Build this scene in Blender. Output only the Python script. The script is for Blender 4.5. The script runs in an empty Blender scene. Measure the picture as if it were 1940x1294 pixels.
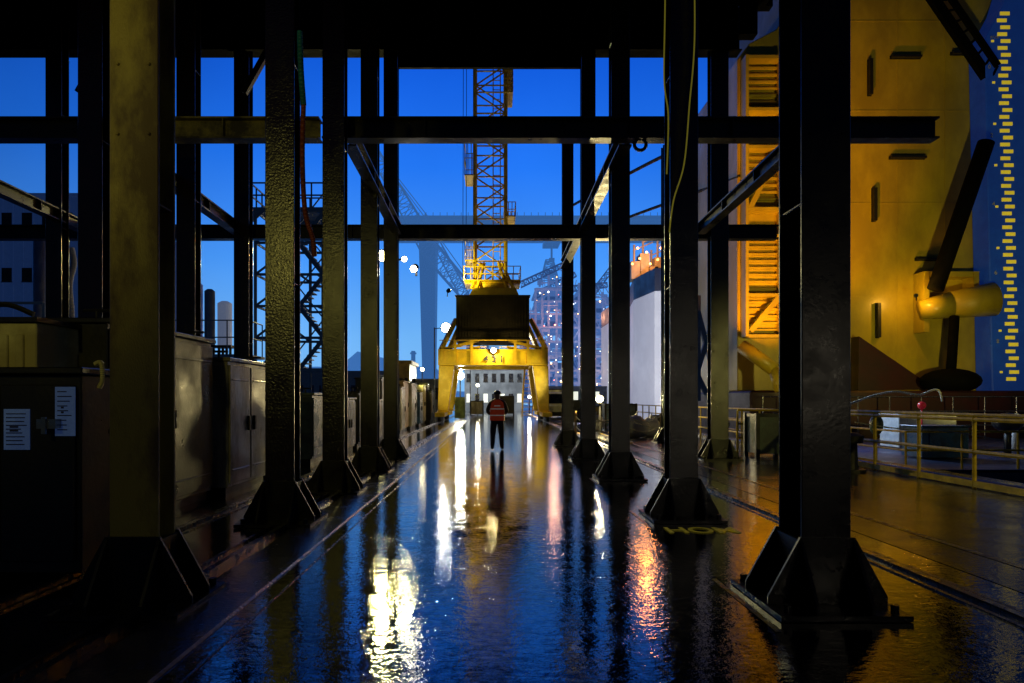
import bpy, math, random
from mathutils import Vector, Matrix
random.seed(7)
R=random.Random(11)
scene=bpy.context.scene
COL=scene.collection
F=1293.0; HX=935.0; HY=757.0; CH=1.5
def P(px,py,D): return Vector(((px-HX)*D/F, D, CH+(HY-py)*D/F))
def PX(px,D): return (px-HX)*D/F
def PZ(py,D): return CH+(HY-py)*D/F

# ---------------- mesh builder
class MB:
    def __init__(s): s.v=[]; s.f=[]; s.m=[]; s.mi=0
    def add(s,vs,fs):
        n=len(s.v); s.v+= [Vector(a) for a in vs]
        for f in fs: s.f.append([i+n for i in f]); s.m.append(s.mi)
    def box(s,x0,x1,y0,y1,z0,z1):
        if x0>x1:x0,x1=x1,x0
        if y0>y1:y0,y1=y1,y0
        if z0>z1:z0,z1=z1,z0
        s.add([(x0,y0,z0),(x1,y0,z0),(x1,y1,z0),(x0,y1,z0),(x0,y0,z1),(x1,y0,z1),(x1,y1,z1),(x0,y1,z1)],
              [(0,3,2,1),(4,5,6,7),(0,1,5,4),(1,2,6,5),(2,3,7,6),(3,0,4,7)])
    def frame(s,p,q):
        p=Vector(p);q=Vector(q);d=(q-p).normalized()
        up=Vector((0,0,1)) if abs(d.z)<0.95 else Vector((0,1,0))
        a=d.cross(up).normalized(); b=a.cross(d).normalized()
        return p,q,d,a,b
    def beam(s,p,q,w,h):
        p,q,d,a,b=s.frame(p,q); vs=[]
        for c in (p,q):
            for i,j in((-1,-1),(1,-1),(1,1),(-1,1)): vs.append(c+a*i*w/2+b*j*h/2)
        s.add(vs,[(3,2,1,0),(4,5,6,7),(0,1,5,4),(1,2,6,5),(2,3,7,6),(3,0,4,7)])
    def cyl(s,p,q,r,r2=None,n=10):
        r2=r if r2 is None else r2
        p,q,d,a,b=s.frame(p,q); vs=[]
        for c,rr in((p,r),(q,r2)):
            for k in range(n):
                t=2*math.pi*k/n; vs.append(c+a*math.cos(t)*rr+b*math.sin(t)*rr)
        fs=[(k,(k+1)%n,n+(k+1)%n,n+k) for k in range(n)]
        fs+= [tuple(range(n-1,-1,-1)),tuple(range(n,2*n))]
        s.add(vs,fs)
    def path(s,pts,r,n=6):
        for i in range(len(pts)-1): s.cyl(pts[i],pts[i+1],r,r,n)
    def prism(s,poly,axis,a,b):
        n=len(poly); vs=[]
        for t in(a,b):
            for u,v in poly:
                vs.append({'x':(t,u,v),'y':(u,t,v),'z':(u,v,t)}[axis])
        fs=[(k,(k+1)%n,n+(k+1)%n,n+k) for k in range(n)]+[tuple(range(n-1,-1,-1)),tuple(range(n,2*n))]
        s.add(vs,fs)
    def sphere(s,c,r,nu=12,nv=8,sc=(1,1,1),zmin=-1):
        c=Vector(c); vs=[];fs=[]
        for j in range(nv+1):
            ph=math.pi*j/nv
            z=max(math.cos(ph),zmin)
            rr=math.sin(ph) if math.cos(ph)>=zmin else math.sqrt(max(0,1-zmin*zmin))
            for i in range(nu):
                t=2*math.pi*i/nu
                vs.append(c+Vector((rr*math.cos(t)*r*sc[0],rr*math.sin(t)*r*sc[1],z*r*sc[2])))
        for j in range(nv):
            for i in range(nu):
                fs.append((j*nu+i,(j+1)*nu+i,(j+1)*nu+(i+1)%nu,j*nu+(i+1)%nu))
        s.add(vs,fs)
    def ibeam(s,p,q,w,h,t=0.03):
        p,q,d,a,b=s.frame(p,q)
        s.beam(p+b*(h/2-t/2),q+b*(h/2-t/2),w,t)
        s.beam(p-b*(h/2-t/2),q-b*(h/2-t/2),w,t)
        s.beam(p,q,t,h-2*t)
    def lattice(s,p,q,w0,w1,nb,rc,rb,wd=None):
        p,q,d,a,b=s.frame(p,q)
        def cs(t):
            c=p.lerp(q,t); w=(w0+(w1-w0)*t)/2
            return [c+a*i*w+b*j*w for i,j in((-1,-1),(1,-1),(1,1),(-1,1))]
        prev=cs(0); c0=prev
        for k in range(4): s.cyl(c0[k],cs(1)[k],rc,rc,6)
        for n in range(nb):
            cur=cs((n+1)/nb)
            for k in range(4):
                k2=(k+1)%4
                s.cyl(cur[k],cur[k2],rb,rb,5)
                if (n+k)%2==0: s.cyl(prev[k],cur[k2],rb,rb,5)
                else: s.cyl(prev[k2],cur[k],rb,rb,5)
            prev=cur

def obj_from(mb,name,mats,parent=None,origin=(0,0,0),smooth=False,bevel=0):
    o=Vector(origin)
    me=bpy.data.meshes.new(name)
    me.from_pydata([tuple(v-o) for v in mb.v],[],mb.f)
    if not isinstance(mats,(list,tuple)): mats=[mats]
    for m in mats: me.materials.append(m)
    me.polygons.foreach_set('material_index',mb.m)
    if smooth: me.polygons.foreach_set('use_smooth',[True]*len(me.polygons))
    me.update()
    ob=bpy.data.objects.new(name,me); COL.objects.link(ob)
    if parent is not None: ob.parent=parent
    else: ob.location=o
    if bevel:
        b=ob.modifiers.new('b','BEVEL'); b.width=bevel; b.segments=1; b.limit_method='ANGLE'
    return ob
def thing(name,label,cat,origin,group=None,kind=None):
    e=bpy.data.objects.new(name,None); e.empty_display_size=0.2; e.location=origin
    COL.objects.link(e); e['label']=label; e['category']=cat
    if group: e['group']=group
    return e
def solo(mb,name,label,cat,mats,origin,group=None,smooth=False,bevel=0):
    ob=obj_from(mb,name,mats,None,origin,smooth,bevel); ob['label']=label; ob['category']=cat
    if group: ob['group']=group
    return ob
def part(mb,name,mats,th,smooth=False,bevel=0,sub=None):
    og=th.location if th.parent is None else th.parent.location
    return obj_from(mb,name,mats,th,og,smooth,bevel)

# ---------------- materials
MC={}
def mat(name,c,rough=0.5,metal=0.0,c2=None,ns=3.0,bump=0.0,bs=30.0,emis=None,es=0.0,rvar=0.15,spec=0.5,haze=None,detail=6,stretch=(1,1,1),thr=(0.42,0.62),dist=0.02):
    if name in MC: return MC[name]
    m=bpy.data.materials.new(name); m.use_nodes=True; nt=m.node_tree; N=nt.nodes; L=nt.links
    b=N['Principled BSDF']; b.inputs['Metallic'].default_value=metal
    b.inputs['Roughness'].default_value=rough; b.inputs['Specular IOR Level'].default_value=spec
    tc=N.new('ShaderNodeTexCoord'); mp=N.new('ShaderNodeMapping'); mp.inputs['Scale'].default_value=stretch
    L.new(tc.outputs['Object'],mp.inputs['Vector'])
    if c2 is None: c2=tuple(x*0.6 for x in c)
    nz=N.new('ShaderNodeTexNoise'); nz.inputs['Scale'].default_value=ns; nz.inputs['Detail'].default_value=detail; nz.inputs['Roughness'].default_value=0.65
    L.new(mp.outputs[0],nz.inputs['Vector'])
    cr=N.new('ShaderNodeValToRGB'); cr.color_ramp.elements[0].position=thr[0]; cr.color_ramp.elements[1].position=thr[1]
    cr.color_ramp.elements[0].color=(*c2,1); cr.color_ramp.elements[1].color=(*c,1)
    L.new(nz.outputs['Fac'],cr.inputs['Fac']); L.new(cr.outputs['Color'],b.inputs['Base Color'])
    mr=N.new('ShaderNodeMapRange'); mr.inputs['To Min'].default_value=min(1,rough+rvar); mr.inputs['To Max'].default_value=max(0.03,rough-rvar)
    mr.inputs['From Min'].default_value=0.3; mr.inputs['From Max'].default_value=0.7
    L.new(nz.outputs['Fac'],mr.inputs['Value']); L.new(mr.outputs[0],b.inputs['Roughness'])
    if bump>0:
        n2=N.new('ShaderNodeTexNoise'); n2.inputs['Scale'].default_value=bs; n2.inputs['Detail'].default_value=4
        L.new(mp.outputs[0],n2.inputs['Vector'])
        bp=N.new('ShaderNodeBump'); bp.inputs['Strength'].default_value=bump; bp.inputs['Distance'].default_value=dist
        L.new(n2.outputs['Fac'],bp.inputs['Height']); L.new(bp.outputs[0],b.inputs['Normal'])
    if emis:
        b.inputs['Emission Color'].default_value=(*emis,1); b.inputs['Emission Strength'].default_value=es
    MC[name]=m; return m
def glow(name,c,s):
    if name in MC: return MC[name]
    m=bpy.data.materials.new(name); m.use_nodes=True; b=m.node_tree.nodes['Principled BSDF']
    b.inputs['Base Color'].default_value=(0.8,0.8,0.8,1)
    b.inputs['Emission Color'].default_value=(*c,1); b.inputs['Emission Strength'].default_value=s
    MC[name]=m; return m

STEEL=mat('dark_rusty_steel',(0.016,0.008,0.005),0.20,0.0,(0.007,0.004,0.0035),2.5,0.7,38,rvar=0.10,spec=0.6,dist=0.007)
STEEL2=mat('dark_beam_steel',(0.009,0.007,0.006),0.36,0.0,(0.005,0.004,0.004),3,0.3,30,spec=0.4,dist=0.008)
STEEL3=mat('black_column_steel',(0.004,0.0035,0.0035),0.30,0.0,(0.003,0.0025,0.0025),3,0.25,30,spec=0.25,dist=0.004)
ROOFM=mat('matte_black_steel',(0.004,0.0035,0.0035),0.8,0.0,(0.003,0.003,0.003),3,0.2,30,spec=0.05)  # shade of the roof underside put into an even near-black base colour
OLDYEL=mat('weathered_yellow_paint_steel',(0.38,0.30,0.05),0.5,0,(0.12,0.075,0.028),1.1,0.5,55,stretch=(1.6,1.6,0.7),thr=(0.42,0.56),dist=0.006,detail=12)
YEL=mat('yellow_crane_paint',(0.80,0.54,0.02),0.4,0,(0.58,0.37,0.015),1.5,0.1,20)
YELHULL=mat('yellow_hull_paint',(0.52,0.39,0.02),0.40,0,(0.34,0.25,0.015),0.35,0.08,1.2,detail=9,stretch=(1,1,0.5))
DARKHOUSE=mat('dark_machine_house',(0.030,0.026,0.010),0.7,0,(0.02,0.017,0.008),1.5,0.2,8,spec=0.2)
CAB=mat('cabinet_grey_paint',(0.55,0.51,0.40),0.24,0,(0.20,0.17,0.12),2.2,0.35,25,stretch=(1,1,0.3),dist=0.008)
CABG=mat('cabinet_green_paint',(0.16,0.22,0.16),0.28,0,(0.05,0.07,0.06),2.2,0.25,25,dist=0.008)
CABB=mat('cabinet_blue_paint',(0.06,0.16,0.32),0.32,0,(0.03,0.07,0.13),2.2,0.25,25,dist=0.008)
CABY=mat('cabinet_ochre_paint',(0.45,0.30,0.08),0.4,0,(0.25,0.16,0.05),2.2,0.2,25,dist=0.008)
CABD=mat('cabinet_dark_paint',(0.015,0.014,0.016),0.38,0,(0.008,0.008,0.009),2.2,0.25,25,dist=0.008)
CREAM=mat('cream_container_paint',(0.66,0.62,0.30),0.5,0,(0.38,0.33,0.14),1.8,0.25,20,dist=0.008)
BLACKM=mat('black_rubber_metal',(0.012,0.012,0.012),0.5)
PAPER=mat('notice_paper',(0.22,0.36,0.75),0.6,emis=(0.1,0.2,0.6),es=0.08)  # faint blue glow put into the sheets
INK=mat('dark_ink',(0.02,0.02,0.03),0.6)
CHROME=mat('latch_metal',(0.5,0.5,0.5),0.25,0.9)
CONC=mat('wet_concrete',(0.09,0.075,0.05),0.20,0,(0.03,0.026,0.022),3,0.5,30,rvar=0.12,dist=0.006)
PAVE=mat('damp_quay_concrete',(0.005,0.0048,0.0045),0.17,0,(0.003,0.003,0.003),1.6,0.6,18,rvar=0.14,dist=0.006,spec=0.55,detail=10,thr=(0.44,0.6))
RAILM=mat('rail_steel',(0.20,0.18,0.16),0.25,0.9,(0.08,0.07,0.06),6,0.3,30,dist=0.006)
LINEY=mat('worn_yellow_line_glow',(0.65,0.50,0.04),0.5,0,(0.30,0.22,0.04),9,0.1,40,thr=(0.42,0.52),spec=0.2,emis=(0.6,0.48,0.03),es=0.08)  # worn paint plus slight emission standing in for light on the letters
LINEW=mat('faded_yellow_line',(0.45,0.32,0.03),0.3,0,(0.015,0.013,0.012),5,0.3,30,thr=(0.44,0.56),dist=0.006)
RAILY=mat('yellow_railing_paint',(0.85,0.60,0.02),0.4,0,(0.55,0.37,0.02),5)
WHITEHULL=mat('pale_hull_paint_haze',(0.66,0.66,0.72),0.6,0,(0.54,0.54,0.60),0.25,0.05,1,emis=(0.50,0.55,0.80),es=0.30)  # emission paints haze brightness onto the hull
NAVY=mat('navy_hull_paint',(0.02,0.035,0.12),0.4,0,(0.012,0.02,0.07),0.5)
BLUECOL=mat('blue_hull_paint_glow',(0.02,0.10,0.50),0.4,0,(0.015,0.065,0.36),0.6,0.1,4,emis=(0.01,0.05,0.34),es=0.18)  # blue paint brightened by its own emission
MARKY=mat('yellow_mark_paint_glow',(0.95,0.76,0.05),0.5,emis=(1.0,0.74,0.04),es=0.36)  # marks made to glow so the yellow stays bright
REDHULL=mat('red_antifouling',(0.05,0.010,0.008),0.5,0,(0.025,0.006,0.006),0.7)
HZ=(0.06,0.21,0.60)  # haze colour, painted into far materials as bluish tint and emission
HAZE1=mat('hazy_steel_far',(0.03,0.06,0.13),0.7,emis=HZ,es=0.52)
RIG=mat('hazy_rig_steel',(0.12,0.11,0.14),0.7,emis=(0.09,0.22,0.62),es=0.50)  # blue haze put in as emission
RIGD=mat('hazy_rig_shadow',(0.03,0.04,0.08),0.7,emis=(0.05,0.14,0.44),es=0.38)  # darker copy of the rig steel, shade and haze put into its colour
HAZEB=mat('blue_grey_steelwork',(0.022,0.026,0.048),0.6,emis=HZ,es=0.015)  # trace of painted haze emitted over the steelwork
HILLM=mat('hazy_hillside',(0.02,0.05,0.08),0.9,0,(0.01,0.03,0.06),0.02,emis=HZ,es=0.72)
BLDG=mat('blue_grey_cladding',(0.10,0.14,0.24),0.6,0,(0.07,0.10,0.18),0.5,emis=(0.03,0.09,0.34),es=0.16)  # faint blue glow put into the cladding
GREYB=mat('pale_grey_cladding',(0.30,0.33,0.36),0.6,0,(0.18,0.20,0.22),0.5)
DKWIN=mat('dark_window_glass',(0.01,0.015,0.03),0.15)
WHITEP=mat('white_tank_paint',(0.6,0.6,0.62),0.4,0,(0.42,0.42,0.45),1.5)
ROPEW=mat('white_rope',(0.6,0.58,0.52),0.8)
ROPED=mat('dark_mooring_line',(0.015,0.02,0.035),0.8)
CABLEY=mat('yellow_cable_sheath',(0.7,0.62,0.08),0.5,emis=(0.7,0.6,0.05),es=0.12)  # sheath given a slight glow to stand out
HOSER=mat('red_hose_rubber',(0.35,0.07,0.02),0.5)
HOSET=mat('teal_hose_rubber',(0.03,0.30,0.32),0.5)
REDP=mat('red_buoy_plastic',(0.65,0.03,0.04),0.4,emis=(0.6,0.02,0.03),es=0.1)  # slight red glow put into the plastic

# ---------------- world
w=bpy.data.worlds.new('World'); scene.world=w; w.use_nodes=True
nt=w.node_tree; N=nt.nodes; L=nt.links
bg=N['Background']
tc=N.new('ShaderNodeTexCoord'); sx=N.new('ShaderNodeSeparateXYZ'); L.new(tc.outputs['Generated'],sx.inputs[0])
cr=N.new('ShaderNodeValToRGB'); e=cr.color_ramp.elements
e[0].position=0.0; e[0].color=(0.20,0.47,0.84,1)
e[1].position=1.0; e[1].color=(0.0008,0.016,0.16,1)
for p,c in((0.09,(0.15,0.43,0.88,1)),(0.19,(0.065,0.31,0.93,1)),(0.32,(0.018,0.195,0.95,1)),(0.45,(0.006,0.12,0.85,1)),(0.58,(0.003,0.065,0.58,1)),(0.72,(0.002,0.035,0.34,1))):
    k=e.new(p); k.color=c
L.new(sx.outputs['Z'],cr.inputs['Fac'])
mx=N.new('ShaderNodeMath'); mx.operation='MAXIMUM'; mx.inputs[1].default_value=0; L.new(sx.outputs['Y'],mx.inputs[0])
pw=N.new('ShaderNodeMath'); pw.operation='POWER'; pw.inputs[1].default_value=2.6; L.new(mx.outputs[0],pw.inputs[0])
mr=N.new('ShaderNodeMapRange'); mr.inputs['To Min'].default_value=0.03; mr.inputs['To Max'].default_value=1.12; L.new(pw.outputs[0],mr.inputs['Value'])
nz=N.new('ShaderNodeTexNoise'); nz.inputs['Scale'].default_value=3.0; nz.inputs['Detail'].default_value=5; L.new(tc.outputs['Generated'],nz.inputs['Vector'])
m2=N.new('ShaderNodeMapRange'); m2.inputs['To Min'].default_value=0.78; m2.inputs['To Max'].default_value=1.22; L.new(nz.outputs['Fac'],m2.inputs['Value'])
mm=N.new('ShaderNodeMath'); mm.operation='MULTIPLY'; L.new(mr.outputs[0],mm.inputs[0]); L.new(m2.outputs[0],mm.inputs[1])
L.new(cr.outputs['Color'],bg.inputs['Color']); L.new(mm.outputs[0],bg.inputs['Strength'])

# ---------------- ground
def ground_mat():
    m=bpy.data.materials.new('wet_asphalt'); m.use_nodes=True; nt=m.node_tree; N=nt.nodes; L=nt.links
    b=N['Principled BSDF']; b.inputs['IOR'].default_value=1.8; b.inputs['Specular IOR Level'].default_value=0.8
    tc=N.new('ShaderNodeTexCoord')
    def noise(sc,det,st=(1,1,1),ro=0.6):
        mp=N.new('ShaderNodeMapping'); mp.inputs['Scale'].default_value=st; L.new(tc.outputs['Object'],mp.inputs[0])
        n=N.new('ShaderNodeTexNoise'); n.inputs['Scale'].default_value=sc; n.inputs['Detail'].default_value=det; n.inputs['Roughness'].default_value=ro
        L.new(mp.outputs[0],n.inputs['Vector']); return n
    a=noise(2.2,10,(1.0,0.7,1),0.8)
    cr=N.new('ShaderNodeValToRGB'); cr.color_ramp.elements[0].position=0.4; cr.color_ramp.elements[1].position=0.65
    cr.color_ramp.elements[0].color=(0.0025,0.0025,0.003,1); cr.color_ramp.elements[1].color=(0.005,0.0048,0.0045,1)
    L.new(a.outputs['Fac'],cr.inputs[0]); L.new(cr.outputs[0],b.inputs['Base Color'])
    rr=N.new('ShaderNodeMapRange'); rr.inputs['From Min'].default_value=0.42; rr.inputs['From Max'].default_value=0.68
    rr.inputs['To Min'].default_value=0.025; rr.inputs['To Max'].default_value=0.08
    L.new(a.outputs['Fac'],rr.inputs['Value']); L.new(rr.outputs[0],b.inputs['Roughness'])
    sp=noise(10,9,(1,0.6,1),0.8)
    sr=N.new('ShaderNodeMapRange'); sr.inputs['From Min'].default_value=0.46; sr.inputs['From Max'].default_value=0.56
    sr.inputs['To Min'].default_value=1.0; sr.inputs['To Max'].default_value=0.28
    L.new(sp.outputs['Fac'],sr.inputs['Value']); L.new(sr.outputs[0],b.inputs['Specular IOR Level'])
    n1=noise(15,3,(0.8,1.1,1),0.55); n2=noise(4.5,3,(0.7,1.4,1)); n3=noise(45,2)
    st=N.new('ShaderNodeMapRange'); st.inputs['From Min'].default_value=0.40; st.inputs['From Max'].default_value=0.60
    st.inputs['To Min'].default_value=0.20; st.inputs['To Max'].default_value=0.60
    L.new(a.outputs['Fac'],st.inputs['Value'])
    b1=N.new('ShaderNodeBump'); b1.inputs['Distance'].default_value=0.0065; L.new(st.outputs[0],b1.inputs['Strength']); L.new(n1.outputs['Fac'],b1.inputs['Height'])
    b3=N.new('ShaderNodeBump'); b3.inputs['Distance'].default_value=0.0016; L.new(st.outputs[0],b3.inputs['Strength']); L.new(n3.outputs['Fac'],b3.inputs['Height']); L.new(b1.outputs[0],b3.inputs['Normal'])
    b2=N.new('ShaderNodeBump'); b2.inputs['Distance'].default_value=0.009; b2.inputs['Strength'].default_value=0.15; L.new(n2.outputs['Fac'],b2.inputs['Height'])
    L.new(b3.outputs[0],b2.inputs['Normal']); L.new(b2.outputs[0],b.inputs['Normal'])
    return m
WET=ground_mat()
QX=8.7
def sheet(name,rects,z,m):
    mb=MB()
    for x0,x1,y0,y1 in rects: mb.add([(x0,y0,z),(x1,y0,z),(x1,y1,z),(x0,y1,z)],[(0,1,2,3)])
    o=obj_from(mb,name,m); o['kind']='structure'; return o
sheet('ground',[(-1500,QX,-60,4000),(QX,250,330,4000),(250,1500,-60,4000)],0,WET)
sheet('pavement',[(4.1,QX-0.36,-40,60)],0.004,PAVE)
sheet('water',[(QX,250,-60,330)],-2.2,mat('harbour_water',(0.004,0.012,0.02),0.08,0,(0.003,0.008,0.015),0.5,0.5,1.6,spec=0.6,rvar=0.03))
mb=MB(); mb.box(QX-0.35,QX+0.05,-40,330,-4,0.12); o=obj_from(mb,'quay_kerb',CONC,bevel=0.02); o['kind']='structure'
mb=MB(); mb.box(-2.30,-1.80,-6,140,-0.1,0.02); o=obj_from(mb,'kerb',CONC,bevel=0.015); o['kind']='structure'
mb=MB()
def strip(x0,x1,y0,y1,z=0.004): mb.add([(x0,y0,z),(x1,y0,z),(x1,y1,z),(x0,y1,z)],[(0,1,2,3)])
strip(4.67,4.75,-4,60,0.008)
for y in (4.9,8.4,12.2,16.2): strip(1.82,1.86,y-0.5,y+0.8)
o=obj_from(mb,'road_marking',LINEW); o['kind']='structure'
def text(s,size,loc,rot,m,name,parent=None,ext=0.0,al='CENTER'):
    cu=bpy.data.curves.new(name,'FONT'); cu.body=s; cu.size=size; cu.align_x=al; cu.extrude=ext; cu.offset=size*0.02
    t=bpy.data.objects.new(name,cu); COL.objects.link(t)
    dg=bpy.context.evaluated_depsgraph_get(); me=bpy.data.meshes.new_from_object(t.evaluated_get(dg))
    bpy.data.objects.remove(t); me.materials.clear(); me.materials.append(m)
    ob=bpy.data.objects.new(name,me); COL.objects.link(ob); ob.rotation_euler=rot
    if parent: ob.parent=parent; ob.location=Vector(loc)-parent.location
    else: ob.location=loc
    return ob
t=text('HOM',0.46,(2.38,7.66,0.008),(0,0,0),LINEY,'ground_lettering'); t.scale=(0.78,1,1); t['label']='yellow painted letters HOM on wet asphalt'; t['category']='painted letters'
for i,x in enumerate((-3.6,3.6)):
    mb=MB(); mb.box(x-0.14,x-0.10,-5,140,-0.05,0.012); mb.box(x+0.10,x+0.14,-5,140,-0.05,0.012); mb.box(x-0.035,x+0.035,-5,140,-0.05,0.035)
    o=solo(mb,'crane_rail','steel crane rail set in wet asphalt','rail',RAILM,(x,-5,0),'crane rails along the quay')
mb=MB(); mb.box(-2.47,-2.41,-5,140,-0.05,0.05); mb.box(-2.62,-2.58,-5,140,-0.05,0.03)
solo(mb,'crane_rail','narrow steel rail beside concrete kerb','rail',RAILM,(-2.47,-5,0),'crane rails along the quay')
mb=MB(); mb.box(-1.66,-1.645,-5,140,-0.05,0.006)
solo(mb,'drain_edge','shallow steel edge strip in wet road','drain edge',RAILM,(-1.66,-5,0))

# ---------------- steel frame
fr=thing('steel_gantry_frame','dark rusty welded steel gantry frame straddling wet quay road','steel frame',(0,11,0))
def column(x,y,w=0.35,d=0.28,top=10.4,m=STEEL,base=True,t=0.028,ex=0.25,h=0.52):
    mb=MB()
    mb.box(x-w/2,x+w/2,y-d/2,y-d/2+t,0.05,top); mb.box(x-w/2,x+w/2,y+d/2-t,y+d/2,0.05,top)
    mb.box(x-t,x+t,y-d/2+t,y+d/2-t,0.05,top)
    for z in (2.9,5.55,8.2): mb.box(x-w/2+0.01,x+w/2-0.01,y-d/2+t,y+d/2-t,z,z+0.02)
    for z in (3.4,3.9):
        for s in(-1,1): mb.cyl((x+s*w*0.32,y-d/2-0.012,z),(x+s*w*0.32,y-d/2+0.001,z),0.014,n=6)
    c=part(mb,'column',m,fr,bevel=0.006)
    if base:
        g=MB(); e=w/2; gt=0.022
        for yy in (y-d/2-gt,y+d/2):
            g.prism([(x-e-ex,0.046),(x+e+ex,0.046),(x+e+ex,0.10),(x+e+0.02,h),(x-e-0.02,h),(x-e-ex,0.10)],'y',yy,yy+gt)
        for xx in (x-e-gt-0.002,x+e+0.002):
            g.prism([(y-d/2-ex-gt,0.046),(y+d/2+ex+gt,0.046),(y+d/2+ex+gt,0.1),(y+d/2+gt,h-0.02),(y-d/2-gt,h-0.02),(y-d/2-ex-gt,0.1)],'x',xx,xx+gt)
        g.box(x-e-ex-0.02,x+e+ex+0.02,y-d/2-ex-0.04,y+d/2+ex+0.04,0.006,0.045)
        for sx_ in(-1,1):
            for sy in(-1,1): g.cyl((x+sx_*(e+ex-0.06),y+sy*(d/2+ex-0.04),0.045),(x+sx_*(e+ex-0.06),y+sy*(d/2+ex-0.04),0.10),0.03,n=6)
        part(g,'column_base',STEEL3 if m is STEEL3 else STEEL2,c)
    return c
LY=(5.02,8.35,11.1,14.25,17.2); RY=(5.07,8.65,12.9,17.2,21.9)
for i,y in enumerate(LY): column(-2.575,y,0.35,0.27,m=OLDYEL if i==0 else STEEL)
for i,y in enumerate(RY): column(2.375,y,0.35,0.40 if i==0 else 0.3,m=STEEL3 if i==0 else STEEL)
column(5.62,17.1,0.44,0.3)
column(6.1,24,0.36,0.3)
for x,y in((-6.3,17.2),(-6.25,14.0),(-6.3,10.8),(-10.35,16.2),(-10.6,21)): column(x,y,0.38,0.3)
def hb(p,q,w=0.34,h=0.38,m=STEEL2,name='beam',t=0.03):
    mb=MB(); mb.ibeam(p,q,w,h,t)
    L_=(Vector(q)-Vector(p)); n=max(1,int(L_.length/1.5)); d=L_.normalized()
    for k in range(1,n):
        c=Vector(p)+L_*k/n; mb.beam(c-d*0.01,c+d*0.01,w*0.9,h-2*t-0.002)
    return part(mb,name,m,fr)
Zm=6.02
YL=mat('beam_lamplit_yellow',(0.38,0.32,0.07),0.45,0,(0.05,0.04,0.02),2,0.3,30)  # lamp-lit stretch of the beam, its light put into a yellow base colour
hb((-2.85,11.45,Zm),(7.4,11.45,Zm),w=0.26,h=0.36)
hb((-6.1,11.45,Zm),(-2.90,11.45,Zm),w=0.26,h=0.36,m=YL)
hb((-10.6,11.45,Zm),(-6.15,11.45,Zm),w=0.26,h=0.36)
hb((-13,17.6,5.80),(7.3,17.6,5.80),h=0.36,w=0.28)
for x,y0,y1 in((-2.45,11.65,17.3),(2.25,11.65,21.8),(5.25,11.65,17.3),(-6.5,11.65,17.3),(-10.3,11.65,17.3)):
    hb((x,y0,Zm-0.05),(x,y1,5.82),0.22,0.28)
hb((-13.5,17.5,10.58),(6.3,17.5,10.58),h=0.44,w=0.4,m=ROOFM)
mb=MB(); mb.box(-13.6,6.05,16.86,16.95,10.15,11.9); part(mb,'roof_fascia',ROOFM,fr)
mb=MB(); mb.box(-2.38,2.18,16.95,17.05,9.75,10.3); part(mb,'roof_fascia',ROOFM,fr)
for y in(5.2,8.6,11.3,14.2): hb((-13.5,y,10.55),(6.5,y,10.55),h=0.40,m=ROOFM)
for x in(-10.4,-6.3,-2.6,2.38,5.6): hb((x,3,10.98),(x,16.8,10.98),h=0.36,m=ROOFM)
mb=MB(); mb.box(-14,6.7,2,16.84,11.2,11.25)
mb.box(6.06,6.5,16.8,17.1,10.5,11.2); mb.box(6.45,6.9,16.86,17.1,11.22,12.5); mb.box(6.2,6.65,16.9,17.2,11.26,11.9)
part(mb,'roof_deck',ROOFM,fr)
for x in(-10.35,-6.3):
    hb((x+0.2,16.7,9.0),(x+0.85,16.7,10.15),0.14,0.14,t=0.015,name='brace')
mb=MB()
for k in range(12):
    a0=math.pi*2*k/12; a1=math.pi*2*(k+1)/12
    mb.cyl((2.45+0.10*math.cos(a0),11.4,5.76+0.10*math.sin(a0)),(2.45+0.10*math.cos(a1),11.4,5.76+0.10*math.sin(a1)),0.03,n=6)
part(mb,'lifting_eye',STEEL2,fr)

def curve_pts(cps,n=10):
    out=[]; c=[Vector(a) for a in cps]; c=[c[0]]+c+[c[-1]]
    for i in range(1,len(c)-2):
        for k in range(n):
            t=k/n; p0,p1,p2,p3=c[i-1],c[i],c[i+1],c[i+2]
            out.append(0.5*((2*p1)+(p2-p0)*t+(2*p0-5*p1+4*p2-p3)*t*t+(-p0+3*p1-3*p2+p3)*t**3))
    out.append(c[-2]); return out
def cable(cps,r,m,name,label,cat):
    mb=MB(); mb.path(curve_pts(cps),r,6); return solo(mb,name,label,cat,m,cps[0],smooth=True)
D=8.3
cable([P(1262,-300,D),P(1260,0,D),P(1258,150,D),P(1266,220,D),P(1263,330,8.4)],0.009,CABLEY,'hanging_cable','thin yellow cable hanging down steel column','cable')
cable([P(1312,-200,D),P(1316,60,D),P(1306,200,D),P(1296,310,D),P(1276,380,D),P(1268,440,8.4)],0.009,CABLEY,'hanging_cable','thin yellow cable looping down steel column','cable')
cable([P(568,60,8.0),P(570,130,8.0),P(575,200,8.0)],0.035,HOSET,'hanging_hose','short teal hose tied to steel column','hose')
cable([P(575,200,8.0),P(573,300,8.0),P(578,400,8.0),P(592,450,8.0),P(596,485,8.1)],0.03,HOSER,'hanging_hose','red rubber hose hanging from steel column','hose')

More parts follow.
